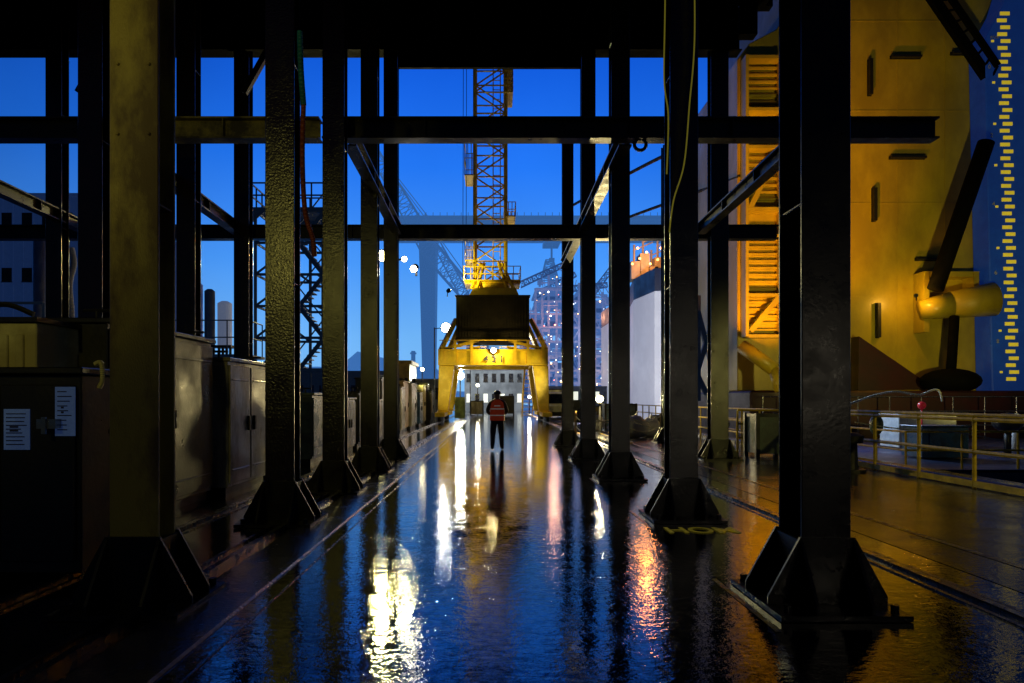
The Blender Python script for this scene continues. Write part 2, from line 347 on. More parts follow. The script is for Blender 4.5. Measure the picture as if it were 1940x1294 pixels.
# ---------------- portal crane
CY=48.0
def cx(px): return PX(px,CY)
def cz(py): return PZ(py,CY)
cr_=thing('portal_crane','yellow portal crane numbered 431 with lattice tower on rails','crane',(0,CY,0))
for ys,ye in((45.6,46.6),(51.4,52.4)):
    for s in(-1,1):
        mb=MB()
        mb.prism([(s*3.72,0.75),(s*3.05,0.75),(s*2.62,3.76),(s*3.66,3.76)],'y',ys,ye)
        mb.box(s*3.80,s*2.95,ys-0.1,ye+0.1,0.66,0.74)
        leg=part(mb,'leg',YEL,cr_,bevel=0.03)
        mb=MB(); mb.box(s*3.85,s*3.2,ys-0.9,ye+0.9,0.36,0.65)
        part(mb,'bogie',YEL,leg,bevel=0.03)
        for k in(-0.6,0.6,1.6,):
            mb=MB(); mb.cyl((s*3.45,ys+k,0.3),(s*3.65,ys+k,0.3),0.27,n=18); part(mb,'wheel',BLACKM,leg)
mb=MB()
for ys,ye in((45.5,46.7),(51.3,52.5)): mb.box(-3.7,3.64,ys,ye,3.78,4.88)
for s in(-1,1): mb.box(s*3.66,s*2.6,46.72,51.28,3.8,4.85)
part(mb,'portal_beam',YEL,cr_,bevel=0.03)
mb=MB()
for x in(-3.4,-2.55,-1.45,1.45,2.3,3.3): mb.box(x-0.09,x+0.09,45.42,45.49,3.8,5.45 if abs(x)<3.35 else 4.9)
mb.box(-3.68,3.62,45.43,45.495,3.8,3.9); mb.box(-3.68,3.62,45.43,45.495,4.76,4.86)
mb.beam((-3.6,45.44,5.0),(3.5,45.44,5.0),0.05,0.05)
mb.beam((-3.6,45.44,5.45),(3.5,45.44,5.45),0.05,0.05)
part(mb,'stiffener',YEL,cr_)
for s in(-1,1):
    for y in(46.2,51.8):
        mb=MB(); mb.beam((s*3.55,y,4.9),(s*2.55,y+(0.5 if y<50 else -0.5),7.0),0.28,0.28)
        mb.beam((s*3.4,y,4.9),(s*1.0,y,5.5),0.2,0.2)
        part(mb,'raking_strut',YEL,cr_)
mb=MB(); mb.box(cx(867),cx(1000),46.0,51,5.62,8.45)
for k in range(26): 
    x=cx(869)+k*(cx(998)-cx(869))/25; mb.box(x-0.035,x+0.035,45.95,45.998,5.7,8.38)
mb.box(cx(865),cx(1002),45.9,51.1,8.46,8.54); mb.box(cx(865),cx(1002),45.9,51.1,5.54,5.61)
part(mb,'machine_house',DARKHOUSE,cr_)
text('4 3 1',0.66,(0.02,45.38,3.98),(math.radians(90),0,0),INK,'number_marking',cr_,0.005)
mb=MB()
mb.prism([(cx(890),8.56),(cx(982),8.56),(cx(976),9.1),(cx(898),9.1)],'y',46.4,50)
mb.cyl((cx(930),48.2,9.1),(cx(930),48.2,9.5),1.3,n=20)
for x0,x1 in((895,912),(972,950),(905,918),(960,944)): mb.beam((cx(x0),46.8,9.1),(cx(x1),47.4,11.0),0.18,0.18)
mb.box(cx(882),cx(985),47,49.6,9.5,9.62)
part(mb,'slewing_platform',YEL,cr_,bevel=0.02)
mb=MB(); tx=cx(929); mb.lattice((tx,48.2,9.6),(tx,48.2,30),2.15,2.15,14,0.12,0.06)
for k in range(30):
    z=9.8+k*0.66; mb.cyl((tx+0.2,47.4,z),(tx+0.7,47.4,z),0.03,n=5)
mb.cyl((tx+0.2,47.4,9.6),(tx+0.2,47.4,30),0.04,n=5); mb.cyl((tx+0.7,47.4,9.6),(tx+0.7,47.4,30),0.04,n=5)
part(mb,'lattice_tower',YEL,cr_)
def platform(x0,x1,z,h=1.1,y0=46.9,y1=49.4,n=3):
    mb=MB(); mb.box(x0,x1,y0,y1,z,z+0.08)
    for k in range(n+1):
        x=x0+(x1-x0)*k/n
        for y in(y0+.03,y1-.03): mb.cyl((x,y,z+.08),(x,y,z+h),0.03,n=5)
    for zz in(h*0.5,h):
        mb.cyl((x0,y0+.03,z+zz),(x1,y0+.03,z+zz),0.03,n=5); mb.cyl((x0,y1-.03,z+zz),(x1,y1-.03,z+zz),0.03,n=5)
        mb.cyl((x0,y0,z+zz),(x0,y1,z+zz),0.03,n=5); mb.cyl((x1,y0,z+zz),(x1,y1,z+zz),0.03,n=5)
    part(mb,'platform',YEL,cr_)
platform(cx(882),cx(899),cz(500),1.5)
platform(cx(881),cx(900),cz(342),2.4)
platform(cx(956),cx(976),cz(418),1.0)
for i in range(5): platform(cx(955),cx(971),cz(188)+i*0.5,0.45)
platform(cx(880),cx(985),9.63,1.0,46.7,49.8,8)
mb=MB()
for px in(878,884): mb.cyl((cx(px),47,9.6),(cx(px)+0.05,47,30),0.02,n=4)
part(mb,'hoist_rope',BLACKM,cr_)
mb=MB()
for k in range(12): mb.box(2.0+k*0.03,2.6+k*0.03,46.9+k*0.22,47.1+k*0.22,0.4+k*0.28,0.44+k*0.28)
mb.beam((1.95,46.9,0.3),(2.3,49.5,3.75),0.05,0.18); mb.beam((2.65,46.9,0.3),(3.0,49.5,3.75),0.05,0.18)
for zz in(0.5,1.0): mb.beam((1.95,46.9,0.3+zz),(2.3,49.5,3.75+zz),0.04,0.04)
part(mb,'stair',YEL,cr_)
mb=MB(); mb.box(-3.0,-2.2,52.6,53.4,0.05,1.7); mb.box(-2.95,-2.25,52.5,52.58,0.9,1.5); part(mb,'control_box',CABG,cr_)

# ---------------- lamps
def lamp(head,aim,power,color,radius,name,label,housing=0.3,pole=True,emi=60,spot=None,base_z=0,pole_x=0.0,emname=None):
    h=Vector(head)
    d=(Vector(aim)-h).normalized()
    dh=Vector((d.x,d.y,0)).normalized()*(housing*0.8+0.12)
    px_,py_=h.x+pole_x-dh.x,h.y-dh.y
    th=thing(name,label,'lamp',(px_,py_,base_z))
    mb=MB()
    if pole:
        mb.cyl((px_,py_,base_z),(px_,py_,h.z+0.1),0.06,0.05,8)
        mb.cyl((px_,py_,h.z),h-d*housing*0.7,0.04,n=6)
        mb.box(px_-0.15,px_+0.15,py_-0.15,py_+0.15,base_z,base_z+0.05)
    else: mb.beam(h-d*(housing*0.9),h-d*(housing*0.9)-Vector((0,0,housing*1.4)),0.05,0.05)
    part(mb,'bracket' if not pole else 'pole',BLACKM,th)
    mb=MB(); mb.cyl(h-d*housing*0.8,h-d*0.02,housing*0.5,housing*0.6,14); part(mb,'housing',BLACKM,th)
    mb=MB(); mb.cyl(h-d*0.015,h+d*0.03,housing*0.5,housing*0.42,14); part(mb,'lens',glow(emname or ('lens_'+name+str(round(color[2],2))),color,emi),th)
    ld=bpy.data.lights.new(name+'_light','SPOT' if spot else 'POINT'); ld.energy=power; ld.color=color; ld.shadow_soft_size=radius
    if spot: ld.spot_size=math.radians(spot); ld.spot_blend=0.7
    lo=bpy.data.objects.new('light_source',ld); COL.objects.link(lo); lo.parent=th; lo.location=h+d*(radius+0.06)-th.location
    if spot: lo.rotation_euler=d.to_track_quat('-Z','Y').to_euler()
    return th
G='floodlights on the quay'
a=lamp(P(724,485,27),(-1,8,0),1300,(1,0.88,0.32),0.10,'floodlight','bright yellow-white floodlight on tall pole by cabinets',0.42,pole_x=-0.5,spot=130,emi=60); a['group']=G
a=lamp(P(766,491,28.5),(2,8,0),350,(1,0.85,0.35),0.08,'floodlight','smaller floodlight on pole bracket',0.22,pole_x=-0.3,spot=130,emi=30); a['group']=G
a=lamp(P(845,621,58),(-1,5,0),2200,(1,0.94,0.78),0.18,'floodlight','bright white floodlight on tall pole behind yellow crane',0.8,pole_x=-1.0,spot=150,emi=30); a['group']=G
a=lamp(P(872,712,56),(0,5,0),1500,(1,0.95,0.70),0.2,'floodlight','white floodlight shining beneath crane portal',0.6,emi=30); a['group']=G
a=lamp(P(935,664,45.1),(0,30,0),300,(1,0.72,0.3),0.10,'portal_lamp','small warm lamp on crane portal beam',0.34,pole=False); a['group']=G
a=lamp(P(1136,756,30),(0,6,0.5),900,(1,0.80,0.35),0.10,'work_lamp','low warm work lamp on stand near ropes',0.30); a['group']=G
a=lamp((-2.9,44.9,8.7),(-0.4,48.2,11.2),1100,(1,0.88,0.20),0.10,'portal_lamp','warm lamp beside machine house aimed at tower',0.25,spot=58,pole=False); a['group']=G
a=lamp((4.4,41.0,2.2),(0,48,3.4),1150,(1,0.86,0.20),0.15,'floodlight','warm floodlight aimed at crane portal',0.25,spot=52); a['group']=G
a=lamp((-4.6,40.0,2.6),(-1.6,48,3.0),700,(1,0.86,0.20),0.15,'floodlight','warm floodlight aimed at crane leg',0.25,spot=52); a['group']=G
a=lamp((-2.6,80,7.5),(0,90,2),3500,(0.9,0.97,1),0.2,'floodlight','added white floodlight lighting distant warehouse front',0.4,spot=130); a['group']=G  # lamp added to light up the warehouse front
a=lamp((9.6,50,6.5),(15.5,66,7),7500,(0.95,0.97,1),0.25,'floodlight','added white floodlight aimed at pale ship hull',0.35,spot=100,base_z=-2.2); a['group']=G  # added lamp that brightens the pale ship
a=lamp((13.0,30.5,1.4),(15.9,39,10),13000,(1,0.40,0.02),0.2,'floodlight','orange sodium floodlight aimed up yellow hull',0.35,base_z=-0.55,spot=56); a['group']=G
a=lamp((18.6,21,1.6),(22.6,41,12.0),3600,(1,0.86,0.20),0.3,'floodlight','sodium floodlight lighting flat yellow hull wall',0.35,base_z=-0.55,spot=84); a['group']=G
a=lamp(P(1735,560,38.0),(24.5,40,7.5),120,(1,0.50,0.06),0.1,'wall_lamp','small orange lamp beside hull pipe opening',0.2,pole=False); a['group']=G
a=lamp((-4.6,-1.5,5.2),(-4.9,8,3.6),240,(1,0.86,0.16),0.12,'floodlight','yellow work floodlight on pole lighting steel column',0.25,spot=54); a['group']=G
a=lamp((5.7,-3.2,2.0),(2.4,10,1.4),70,(1,0.85,0.6),0.04,'work_lamp','small white work lamp on stand by quay',0.2,spot=34); a['group']=G
a=lamp((10.6,-1.0,3.6),(8.6,13,0.9),900,(1,0.86,0.22),0.12,'floodlight','added yellow floodlight on pole lighting quay railing',0.25,spot=32,base_z=-2.2); a['group']=G  # out-of-view lamp added to put yellow light on the railing
a=lamp((13.3,29.0,4.2),(19,26,-0.5),1100,(0.45,0.7,1),0.12,'floodlight','added cool white floodlight over pontoon deck',0.25,spot=130,base_z=-0.55); a['group']=G  # lamp added to lift the blue deck gear
a=lamp((-1.9,16.2,4.6),(-4.2,11.6,1.4),45,(1,0.93,0.75),0.08,'work_lamp','small work lamp clamped beside column above cabinets',0.16,spot=60,pole=False); a['group']=G

# ---------------- yellow vessel structure
VY=40.0
def vx(px,D=VY): return PX(px,D)
def vz(py,D=VY): return PZ(py,D)
vs=thing('offshore_vessel','huge yellow painted offshore vessel hull with braces and stair tower','ship',(22,VY+6,-2.2))
mb=MB()
mb.prism([(vx(1397),2.0),(vx(1397),vz(112)),(vx(1420),vz(82)),(vx(1472),vz(55)),(vx(1500),vz(0)),(vx(1530),vz(-260)),(vx(1990),vz(-260)),(vx(1990),2.0)],'y',VY,VY+16)
part(mb,'hull_wall',YELHULL,vs,bevel=0.05)
mb=MB(); mb.box(vx(1385),vx(2050),VY-3,VY+16,-3,1.98); part(mb,'lower_hull',REDHULL,vs,bevel=0.1)
mb=MB()
mb.prism([(vx(1610),2.0),(vx(1612),vz(640)),(vx(1755),vz(738))],'y',VY-0.9,VY-0.02); part(mb,'hull_shadow_wedge',REDHULL,vs)  # dark red wedge drawn for the diagonal shadow at the lower hull
mb=MB()
def slab(px0,px1,py0,py1,y0,y1): mb.box(vx(px0),vx(px1),y0,y1,vz(py1),vz(py0))
slab(1402,1408,118,640,VY-0.9,VY-0.01); slab(1470,1476,118,640,VY-0.9,VY-0.01)
for py in range(130,640,13):
    if 215<py<285 or 405<py<450: continue
    mb.box(vx(1408.5),vx(1469.5),VY-0.22,VY-0.01,vz(py+4),vz(py))
for py in (118,215,285,400,450,560,636): slab(1408.2,1469.8,py,py+6,VY-0.85,VY-0.02)
mb.beam((vx(1412),VY-0.8,vz(400)),(vx(1466),VY-0.8,vz(290)),0.15,0.3)
mb.beam((vx(1412),VY-0.8,vz(630)),(vx(1466),VY-0.8,vz(565)),0.15,0.3)
part(mb,'stair_tower',YELHULL,vs)
mb=MB(); mb.cyl(P(1404,655,38.5),P(1466,700,37.5),0.38,n=16); mb.cyl(P(1466,700,37.5),P(1478,742,37),0.3,n=12); part(mb,'chute_pipe',YELHULL,vs,smooth=True)
for px0,px1,py0,py1 in((1643,1649,115,182),(1686,1742,108,112),(1651,1657,358,420),(1684,1750,298,302),(1658,1664,575,640),(1733,1772,490,494),(1800,1840,101,105)):
    mb=MB(); mb.box(vx(px0),vx(px1),VY-0.3,VY-0.01,vz(py1),vz(py0)); mb.box(vx(px0)-0.03,vx(px1)+0.03,VY-0.05,VY-0.012,vz(py1)-0.03,vz(py0)+0.03)
    part(mb,'bracket_plate',BLACKM,vs)
mb=MB()
for px in(1520,1600,1700,1790): mb.box(vx(px)-0.03,vx(px)+0.03,VY-0.02,VY-0.003,2.1,vz(-200))
for py in(40,210,385,560,680): mb.box(vx(1480),vx(1865),VY-0.024,VY-0.004,vz(py)-0.03,vz(py)+0.03)
part(mb,'weld_seams',YELHULL,vs)
mb=MB(); mb.cyl(P(1868,270,38),P(1772,548,38),0.42,n=18); part(mb,'diagonal_brace',ROOFM,vs,smooth=True)
mb=MB(); mb.beam(P(1755,-20,38.8),P(1875,155,38.8),0.35,0.5)
mb.beam(P(1790,-20,38.4),P(1890,125,38.4),0.2,0.3)
for k in range(9):
    t=k/8; a=P(1755,-20,38.8).lerp(P(1875,155,38.8),t); b=P(1790,-20,38.4).lerp(P(1890,125,38.4),t); mb.beam(a,b,0.1,0.1)
part(mb,'diagonal_brace',ROOFM,vs)
mb=MB()
x0,x1,z0,z1=vx(1730),vx(1832),vz(632),vz(520)
mb.box(x0,x0+0.3,VY-1.0,VY-0.01,z0,z1); mb.box(x1-0.3,x1,VY-1.0,VY-0.01,z0+2,z1)
mb.prism([(x0+.31,z1-.3),(x1-.31,z1-.3),(x1-.31,z1),(x0+.31,z1)],'y',VY-0.95,VY-0.01)
part(mb,'opening_frame',YELHULL,vs)
mb=MB(); p0=P(1742,588,39.2); p1=P(1800,578,38.8); p2=P(1882,567,38.4); mb.cyl(p0,p1,0.55,0.75,20); mb.cyl(p1,p2,0.75,0.95,20); part(mb,'brace_pipe',YELHULL,vs,smooth=True)
mb=MB(); mb.sphere(P(1800,722,38),1.4,18,10,(1.1,1,0.5)); mb.cyl(P(1800,730,38),P(1808,600,38.5),0.25,n=10); part(mb,'thruster_housing',ROOFM,vs,smooth=True)
bd=38.6
def bx(px): return PX(px,bd)
def bz(py): return PZ(py,bd)
bl=thing('blue_hull_column','blue hull column with yellow draft marks','ship column',(bx(1960),bd,-2.2))
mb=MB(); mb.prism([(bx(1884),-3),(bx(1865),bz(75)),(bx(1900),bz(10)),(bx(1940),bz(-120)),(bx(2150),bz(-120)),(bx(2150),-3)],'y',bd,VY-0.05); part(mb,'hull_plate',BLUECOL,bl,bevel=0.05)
mb=MB()
n=54
for k in range(n):
    t=k/(n-1); py=718-(718-26)*t; px=1918-18*t
    o_=3 if k%2 else -3
    mb.box(bx(px-9+o_),bx(px+9+o_),bd-0.03,bd-0.004,bz(py+3.3),bz(py-3.3))
    if k%6==1: mb.box(bx(px-24),bx(px-19),bd-0.03,bd-0.004,bz(py+2),bz(py-2))
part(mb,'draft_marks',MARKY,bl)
for k,(tt) in enumerate(('8','6','4','2','0')):
    text(tt,0.32,(bx(1890-k*4),bd-0.012,bz(650-k*130)),(math.radians(90),0,0),WHITEP,'draft_number',bl,0.004)
text('87185',0.2,(bx(1884),bd-0.012,bz(73)),(math.radians(90),0,0),WHITEP,'draft_number',bl,0.004)

# ---------------- floating pontoon
pn=thing('floating_pontoon','dark blue floating pontoon with yellow handrails','pontoon',(20,27,-2.2))
mb=MB(); mb.box(12.0,34,20,36,-3,-0.62); mb.box(11.95,34,19.95,36.05,-0.6,-0.55)
part(mb,'deck',NAVY,pn,bevel=0.05)
for k in range(13):
    mb=MB(); mb.cyl((11.95,20.6+k*1.15,-1.3),(11.70,20.6+k*1.15,-1.3),0.38,n=14); mb.cyl((11.70,20.6+k*1.15,-1.3),(11.66,20.6+k*1.15,-1.3),0.2,n=10); part(mb,'tyre_fender',BLACKM,pn)
def railing(th,pts,h,m,r=0.022,sp=1.5,name='handrail',levels=(0.5,1.0)):
    mb=MB()
    for i in range(len(pts)-1):
        a=Vector(pts[i]);b=Vector(pts[i+1]); n=max(1,round((b-a).length/sp))
        for k in range(n+(1 if i==len(pts)-2 else 0)):
            c=a.lerp(b,k/n); mb.cyl(c,c+Vector((0,0,h)),r,n=6)
        for l in levels:
            mb.cyl(a+Vector((0,0,h*l)),b+Vector((0,0,h*l)),r,n=6)
    return part(mb,name,m,th)
railing(pn,[(12.2,35.8,-0.55),(12.2,20.2,-0.55),(33.8,20.2,-0.55)],1.1,RAILY,0.035,1.6)
railing(pn,[(14,35.5,-0.55),(33.8,35.5,-0.55)],2.2,CHROME,0.03,1.6,levels=(0.33,0.66,1))
for x,y,w_,d_,h_,m,lb in((15.5,24,1.6,1.2,1.1,CABB,'blue deck winch housing on pontoon'),(18.0,29,2.4,1.4,1.4,WHITEP,'white generator box on pontoon deck'),(23.5,25,2.0,1.2,1.0,CABB,'blue tool chest on pontoon deck'),(14.2,31,1.2,1.2,1.6,CAB,'pale deck locker on pontoon'),(20.2,22.5,2.6,1.0,0.8,CABB,'long blue deck chest on pontoon'),(25.5,30,2.2,1.2,1.5,WHITEP,'white deck cabin box on pontoon')):
    th=thing('deck_box',lb,'deck box',(x,y,-0.55),'machinery boxes on the pontoon')
    mb=MB(); mb.box(x-w_/2,x+w_/2,y-d_/2,y+d_/2,-0.5,-0.55+h_); mb.box(x-w_/2-.04,x+w_/2+.04,y-d_/2-.04,y+d_/2+.04,-0.548+h_,-0.5+h_); part(mb,'body',m,th,bevel=0.02)
    mb=MB(); mb.box(x-w_*0.35,x+w_*0.35,y-d_/2-0.03,y-d_/2-0.003,-0.3,-0.7+h_); mb.box(x-0.1,x+0.1,y-d_/2-0.07,y-d_/2-0.031,-0.1,-0.05); part(mb,'door',m,th)
for x,y,s,m,lb in((20.6,27,0.38,WHITEP,'white round float resting on pontoon deck'),(19.2,25.5,0.45,CABD,'dark round float on pontoon deck')):
    mb=MB(); mb.sphere((x,y,1.0-0.55+0.2),s,14,10,(1.2,1,0.8)); mb.cyl((x,y,-0.55),(x,y,0.4),0.12,n=8); solo(mb,'mooring_float',lb,'float',m,(x,y,-0.55),smooth=True)
mb=MB(); c=P(1746,768,26); mb.sphere(c,0.15,14,10); mb.cyl((c.x,c.y,-0.55),c,0.03,n=6); solo(mb,'marker_buoy','small red marker ball on pole on pontoon','buoy',REDP,(c.x,c.y,-0.55),smooth=True)
mb=MB(); c=P(1660,805,22); mb.sphere(c,0.26,14,10,(0.8,0.8,1.3)); mb.cyl((c.x,c.y,-0.5),c,0.02,n=5); solo(mb,'fender_buoy','greenish oval fender hanging at railing','fender',CABG,(c.x,c.y,-0.5),smooth=True)
cable([P(1610,765,26),P(1660,748,26),P(1700,742,26),P(1740,748,26),P(1775,738,26),P(1785,760,26)],0.04,ROPEW,'mooring_rope','white rope draped over pontoon railing','rope')
cable([P(1620,800,20),P(1700,812,20),P(1800,818,20),P(1900,835,20)],0.02,ROPEW,'mooring_rope','white rope running slack along the pontoon','rope')
cable([P(1400,232,40),P(1300,275,50),P(1190,330,60),P(1080,392,75)],0.14,ROPED,'mooring_line','dark thick mooring line between two vessels','rope')
cable([P(1400,335,40),P(1300,372,50),P(1190,412,60),P(1080,455,75)],0.12,ROPED,'mooring_line','dark thick mooring line between two vessels','rope')
qr=thing('quay_railing','yellow tubular railing along wet quay edge','railing',(8.1,8,0))
railing(qr,[(8.1,4,0),(8.1,17.5,0)],1.24,RAILY,0.036,1.45,levels=(0.5,0.94,1.0))
mb=MB(); mb.box(8.07,8.13,4,17.5,0.03,0.13); part(mb,'kick_plate',RAILY,qr)
qr=thing('quay_railing','yellow tubular railing section beyond the gap','railing',(8.1,19,0))
railing(qr,[(6.9,19.3,0),(8.1,19.3,0),(8.1,40,0)],1.2,RAILY,0.03,1.45,levels=(0.35,0.68,1.0))

# ---------------- pale ship
D=66
sp=thing('moored_ship','pale hulled ship with navy upper band and lit deck gear','ship',(PX(1290,D),D+10,-2.2))
plan=[(PX(1190,80),80.0),(PX(1200,72),72.0),(PX(1240,66),66.0),(PX(1400,64),64.0),(PX(1400,64),100.0),(PX(1190,80),100.0)]
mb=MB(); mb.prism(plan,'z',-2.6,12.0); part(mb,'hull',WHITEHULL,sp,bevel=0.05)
mb=MB(); mb.prism([(x*1.0-0.05*(1 if x<14 else 0),y-0.05) for x,y in plan],'z',12.02,14.2); part(mb,'bulwark',NAVY,sp)
for px,py0 in((1205,470),(1222,455),(1238,480),(1250,462),(1330,470),(1342,455)):
    mb=MB()
    x=PX(px,72); mb.box(x-0.5,x+0.5,72,74,14.2,PZ(py0+25,72)); mb.cyl((x,73,14),(x,73,PZ(py0-10,72)),0.12,n=6)
    mb.beam((x,73,PZ(py0,72)),(x+2,73,PZ(py0-15,72)),0.12,0.12)
    part(mb,'deck_winch',GREYB,sp)
for px,py in((1198,500),(1212,490),(1225,478),(1232,500),(1246,492),(1252,470),(1330,490),(1208,470)):
    mb=MB(); mb.sphere(P(px,py,71),0.12,8,6)
    part(mb,'deck_lamp',glow('orange_deck_lamp',(1,0.30,0.05),8),sp)
ld=bpy.data.lights.new('deck_light','POINT'); ld.energy=900; ld.color=(1,0.3,0.06); ld.shadow_soft_size=0.4
lo=bpy.data.objects.new('light_source',ld); COL.objects.link(lo); lo.parent=sp; lo.location=P(1225,480,70)-sp.location
mb=MB(); mb.beam(P(1322,590,45),P(1350,700,45),0.3,0.3); mb.beam(P(1350,610,45),P(1322,700,45),0.3,0.3); mb.beam(P(1322,560,45),P(1322,760,45),0.3,0.3); mb.beam(P(1350,560,45),P(1350,760,45),0.3,0.3); mb.beam(P(1316,700,45),P(1345,760,45),0.3,0.3)
solo(mb,'steel_trestle','dark steel braced trestle beside pale ship','trestle',HAZEB,(13.9,45,1.4))

# ---------------- offshore topside
TD=120.0
tp=thing('offshore_platform','hazy offshore platform with stacked decks, cranes and many lamps','platform',(13,TD+8,0))
def tX(px): return PX(px,TD)
def tZ(py): return PZ(py,TD)
levels=[755,725,700,672,645,618,592,568,545]
# stepped silhouette: each column block of the topside has its own top
tops=[(990,1015,592),(1015,1040,545),(1040,1070,520),(1070,1098,560),(1098,1128,535),(1128,1160,568),(1160,1190,592)]
mb=MB()
for x0_,x1_,tp_ in tops:
    for py in levels:
        if py>=tp_: mb.box(tX(x0_),tX(x1_)-0.02,TD+R.uniform(0,1),TD+14,tZ(py)-0.35,tZ(py))
    for px in (x0_,(x0_+x1_)/2): mb.box(tX(px)-0.2,tX(px)+0.2,TD+0.5,TD+1.0,0,tZ(tp_))
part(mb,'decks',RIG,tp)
mb=MB()
for i in range(len(levels)-1):
    for x0_,x1_,tp_ in tops:
        if levels[i+1]>=tp_ and R.random()<0.85: mb.box(tX(x0_+R.uniform(0,5)),tX(x1_-R.uniform(1,8)),TD+R.uniform(4,8),TD+11,tZ(levels[i])+0.02,tZ(levels[i+1])-0.4-R.uniform(0,0.8))
o=part(mb,'modules',RIGD,tp); o['kind']='stuff'
def topat(px):
    for x0_,x1_,tp_ in tops:
        if x0_<=px<=x1_: return tp_
    return 600
mb=MB()
for k in range(420):
    px=R.uniform(990,1188); py=R.uniform(topat(px)-14,745); w_=R.uniform(0.3,1.8); h_=R.uniform(0.2,1.3)
    y=TD+R.uniform(-1,6)
    q=R.random()
    if q<0.35: mb.box(tX(px),tX(px)+w_,y,y+1,tZ(py),tZ(py)+h_)
    elif q<0.65: mb.cyl((tX(px),y,tZ(py)),(tX(px)+w_*2,y,tZ(py)),0.11,n=6)
    else: mb.beam((tX(px),y,tZ(py)),(tX(px)+R.uniform(-2,2),y,tZ(py)+2.4),0.12,0.12)
o=part(mb,'equipment',RIG,tp); o['kind']='stuff'
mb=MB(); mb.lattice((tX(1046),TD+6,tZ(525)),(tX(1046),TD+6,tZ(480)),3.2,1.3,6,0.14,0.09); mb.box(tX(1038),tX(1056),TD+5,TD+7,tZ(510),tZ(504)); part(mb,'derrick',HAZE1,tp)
for a_,b_ in(((985,540),(1065,503)),((1075,548),(1150,540)),((1015,560),(1090,520)),((1120,560),(1165,500))):
    mb=MB(); mb.lattice(P(*a_,TD+3),P(*b_,TD+3),1.0,0.8,10,0.1,0.06); part(mb,'deck_crane',RIGD,tp)
groups={'white':((0.8,0.9,1.0),8,50),'warm':((1,0.55,0.15),8,85),'red':((1,0.12,0.05),8,28)}
for gname,(c,s,n) in groups.items():
    mb=MB()
    for k in range(n):
        px=R.uniform(990,1188); lv=R.uniform(topat(px),740)
        mb.sphere((tX(px),TD-1.4,tZ(lv)),R.choice((0.04,0.05,0.06,0.08,0.14)),6,4)
    o=part(mb,'deck_lamps',glow('lamp_'+gname,c,s),tp); o['kind']='stuff'
for px,py,c,pw_ in((1020,700,(1,0.6,0.3),1500),(1110,640,(0.8,0.8,1),900),(1050,600,(1,0.45,0.25),900),(1140,710,(1,0.7,0.4),1500)):
    ld=bpy.data.lights.new('deck_light','POINT'); ld.energy=pw_; ld.color=c; ld.shadow_soft_size=0.3
    lo=bpy.data.objects.new('light_source',ld); COL.objects.link(lo); lo.parent=tp; lo.location=P(px,py,TD-3)-tp.location

# ---------------- goliath crane
GD=200
gc=thing('goliath_gantry_crane','hazy blue giant gantry crane spanning the shipyard','gantry crane',(0,GD,0))
mb=MB(); mb.box(PX(742,GD),PX(1560,GD),GD-4,GD+4,PZ(455,GD),PZ(424,GD)); mb.box(PX(742,GD),PX(1560,GD),GD-4.4,GD+4.4,PZ(423.5,GD),PZ(416,GD))
for k in range(60):
    x=PX(745+k*13,GD); mb.cyl((x,GD-4.3,PZ(416,GD)),(x,GD-4.3,PZ(410,GD)),0.1,n=4)
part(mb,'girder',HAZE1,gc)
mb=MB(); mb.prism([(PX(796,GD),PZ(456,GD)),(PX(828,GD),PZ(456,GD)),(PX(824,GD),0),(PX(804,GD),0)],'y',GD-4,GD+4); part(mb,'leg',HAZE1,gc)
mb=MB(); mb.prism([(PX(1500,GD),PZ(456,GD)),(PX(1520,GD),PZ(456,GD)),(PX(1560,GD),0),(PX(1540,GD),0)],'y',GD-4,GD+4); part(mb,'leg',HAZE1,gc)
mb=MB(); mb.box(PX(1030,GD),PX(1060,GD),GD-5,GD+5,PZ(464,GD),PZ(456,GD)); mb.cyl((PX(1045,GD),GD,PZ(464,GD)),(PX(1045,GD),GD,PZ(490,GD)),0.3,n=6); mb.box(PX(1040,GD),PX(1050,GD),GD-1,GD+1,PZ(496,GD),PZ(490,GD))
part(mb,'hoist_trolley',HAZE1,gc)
JD=120
jc=thing('luffing_jib_crane','hazy blue lattice jib crane with raised boom','crane',(PX(893,JD),JD,0))
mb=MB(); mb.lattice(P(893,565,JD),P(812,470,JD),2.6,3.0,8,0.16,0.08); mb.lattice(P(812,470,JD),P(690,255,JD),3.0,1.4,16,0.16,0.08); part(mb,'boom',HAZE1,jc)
mb=MB(); mb.lattice(P(800,410,JD),P(880,560,JD),1.2,1.6,12,0.12,0.06)
mb.cyl(P(700,270,JD),P(802,408,JD),0.08,n=4); mb.cyl(P(706,275,JD),P(812,412,JD),0.08,n=4); mb.cyl(P(802,408,JD),P(900,545,JD),0.08,n=4)
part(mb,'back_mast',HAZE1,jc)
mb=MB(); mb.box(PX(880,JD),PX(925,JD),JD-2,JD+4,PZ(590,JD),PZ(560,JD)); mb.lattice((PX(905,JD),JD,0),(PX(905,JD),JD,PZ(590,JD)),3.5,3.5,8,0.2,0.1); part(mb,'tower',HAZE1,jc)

# ---------------- hills
mb=MB(); pts=[]
n=90
for k in range(n+1):
    px=-900+k*40; h=14+22*abs(math.sin(k*0.21))+10*math.sin(k*0.53+1)+R.uniform(-1.5,1.5)
    if 640<px<850: h+=30
    pts.append((PX(px,900),max(4,h)))
for k in range(n):
    (x0,h0),(x1,h1)=pts[k],pts[k+1]
    mb.add([(x0,900,0),(x1,900,0),(x1,960,h1+1.5),(x0,960,h0+1.5)],[(0,1,2,3)])
    mb.add([(x0,960,h0+1.5),(x1,960,h1+1.5),(x1,1200,0),(x0,1200,0)],[(0,1,2,3)])
o=obj_from(mb,'hill',HILLM); o['kind']='structure'

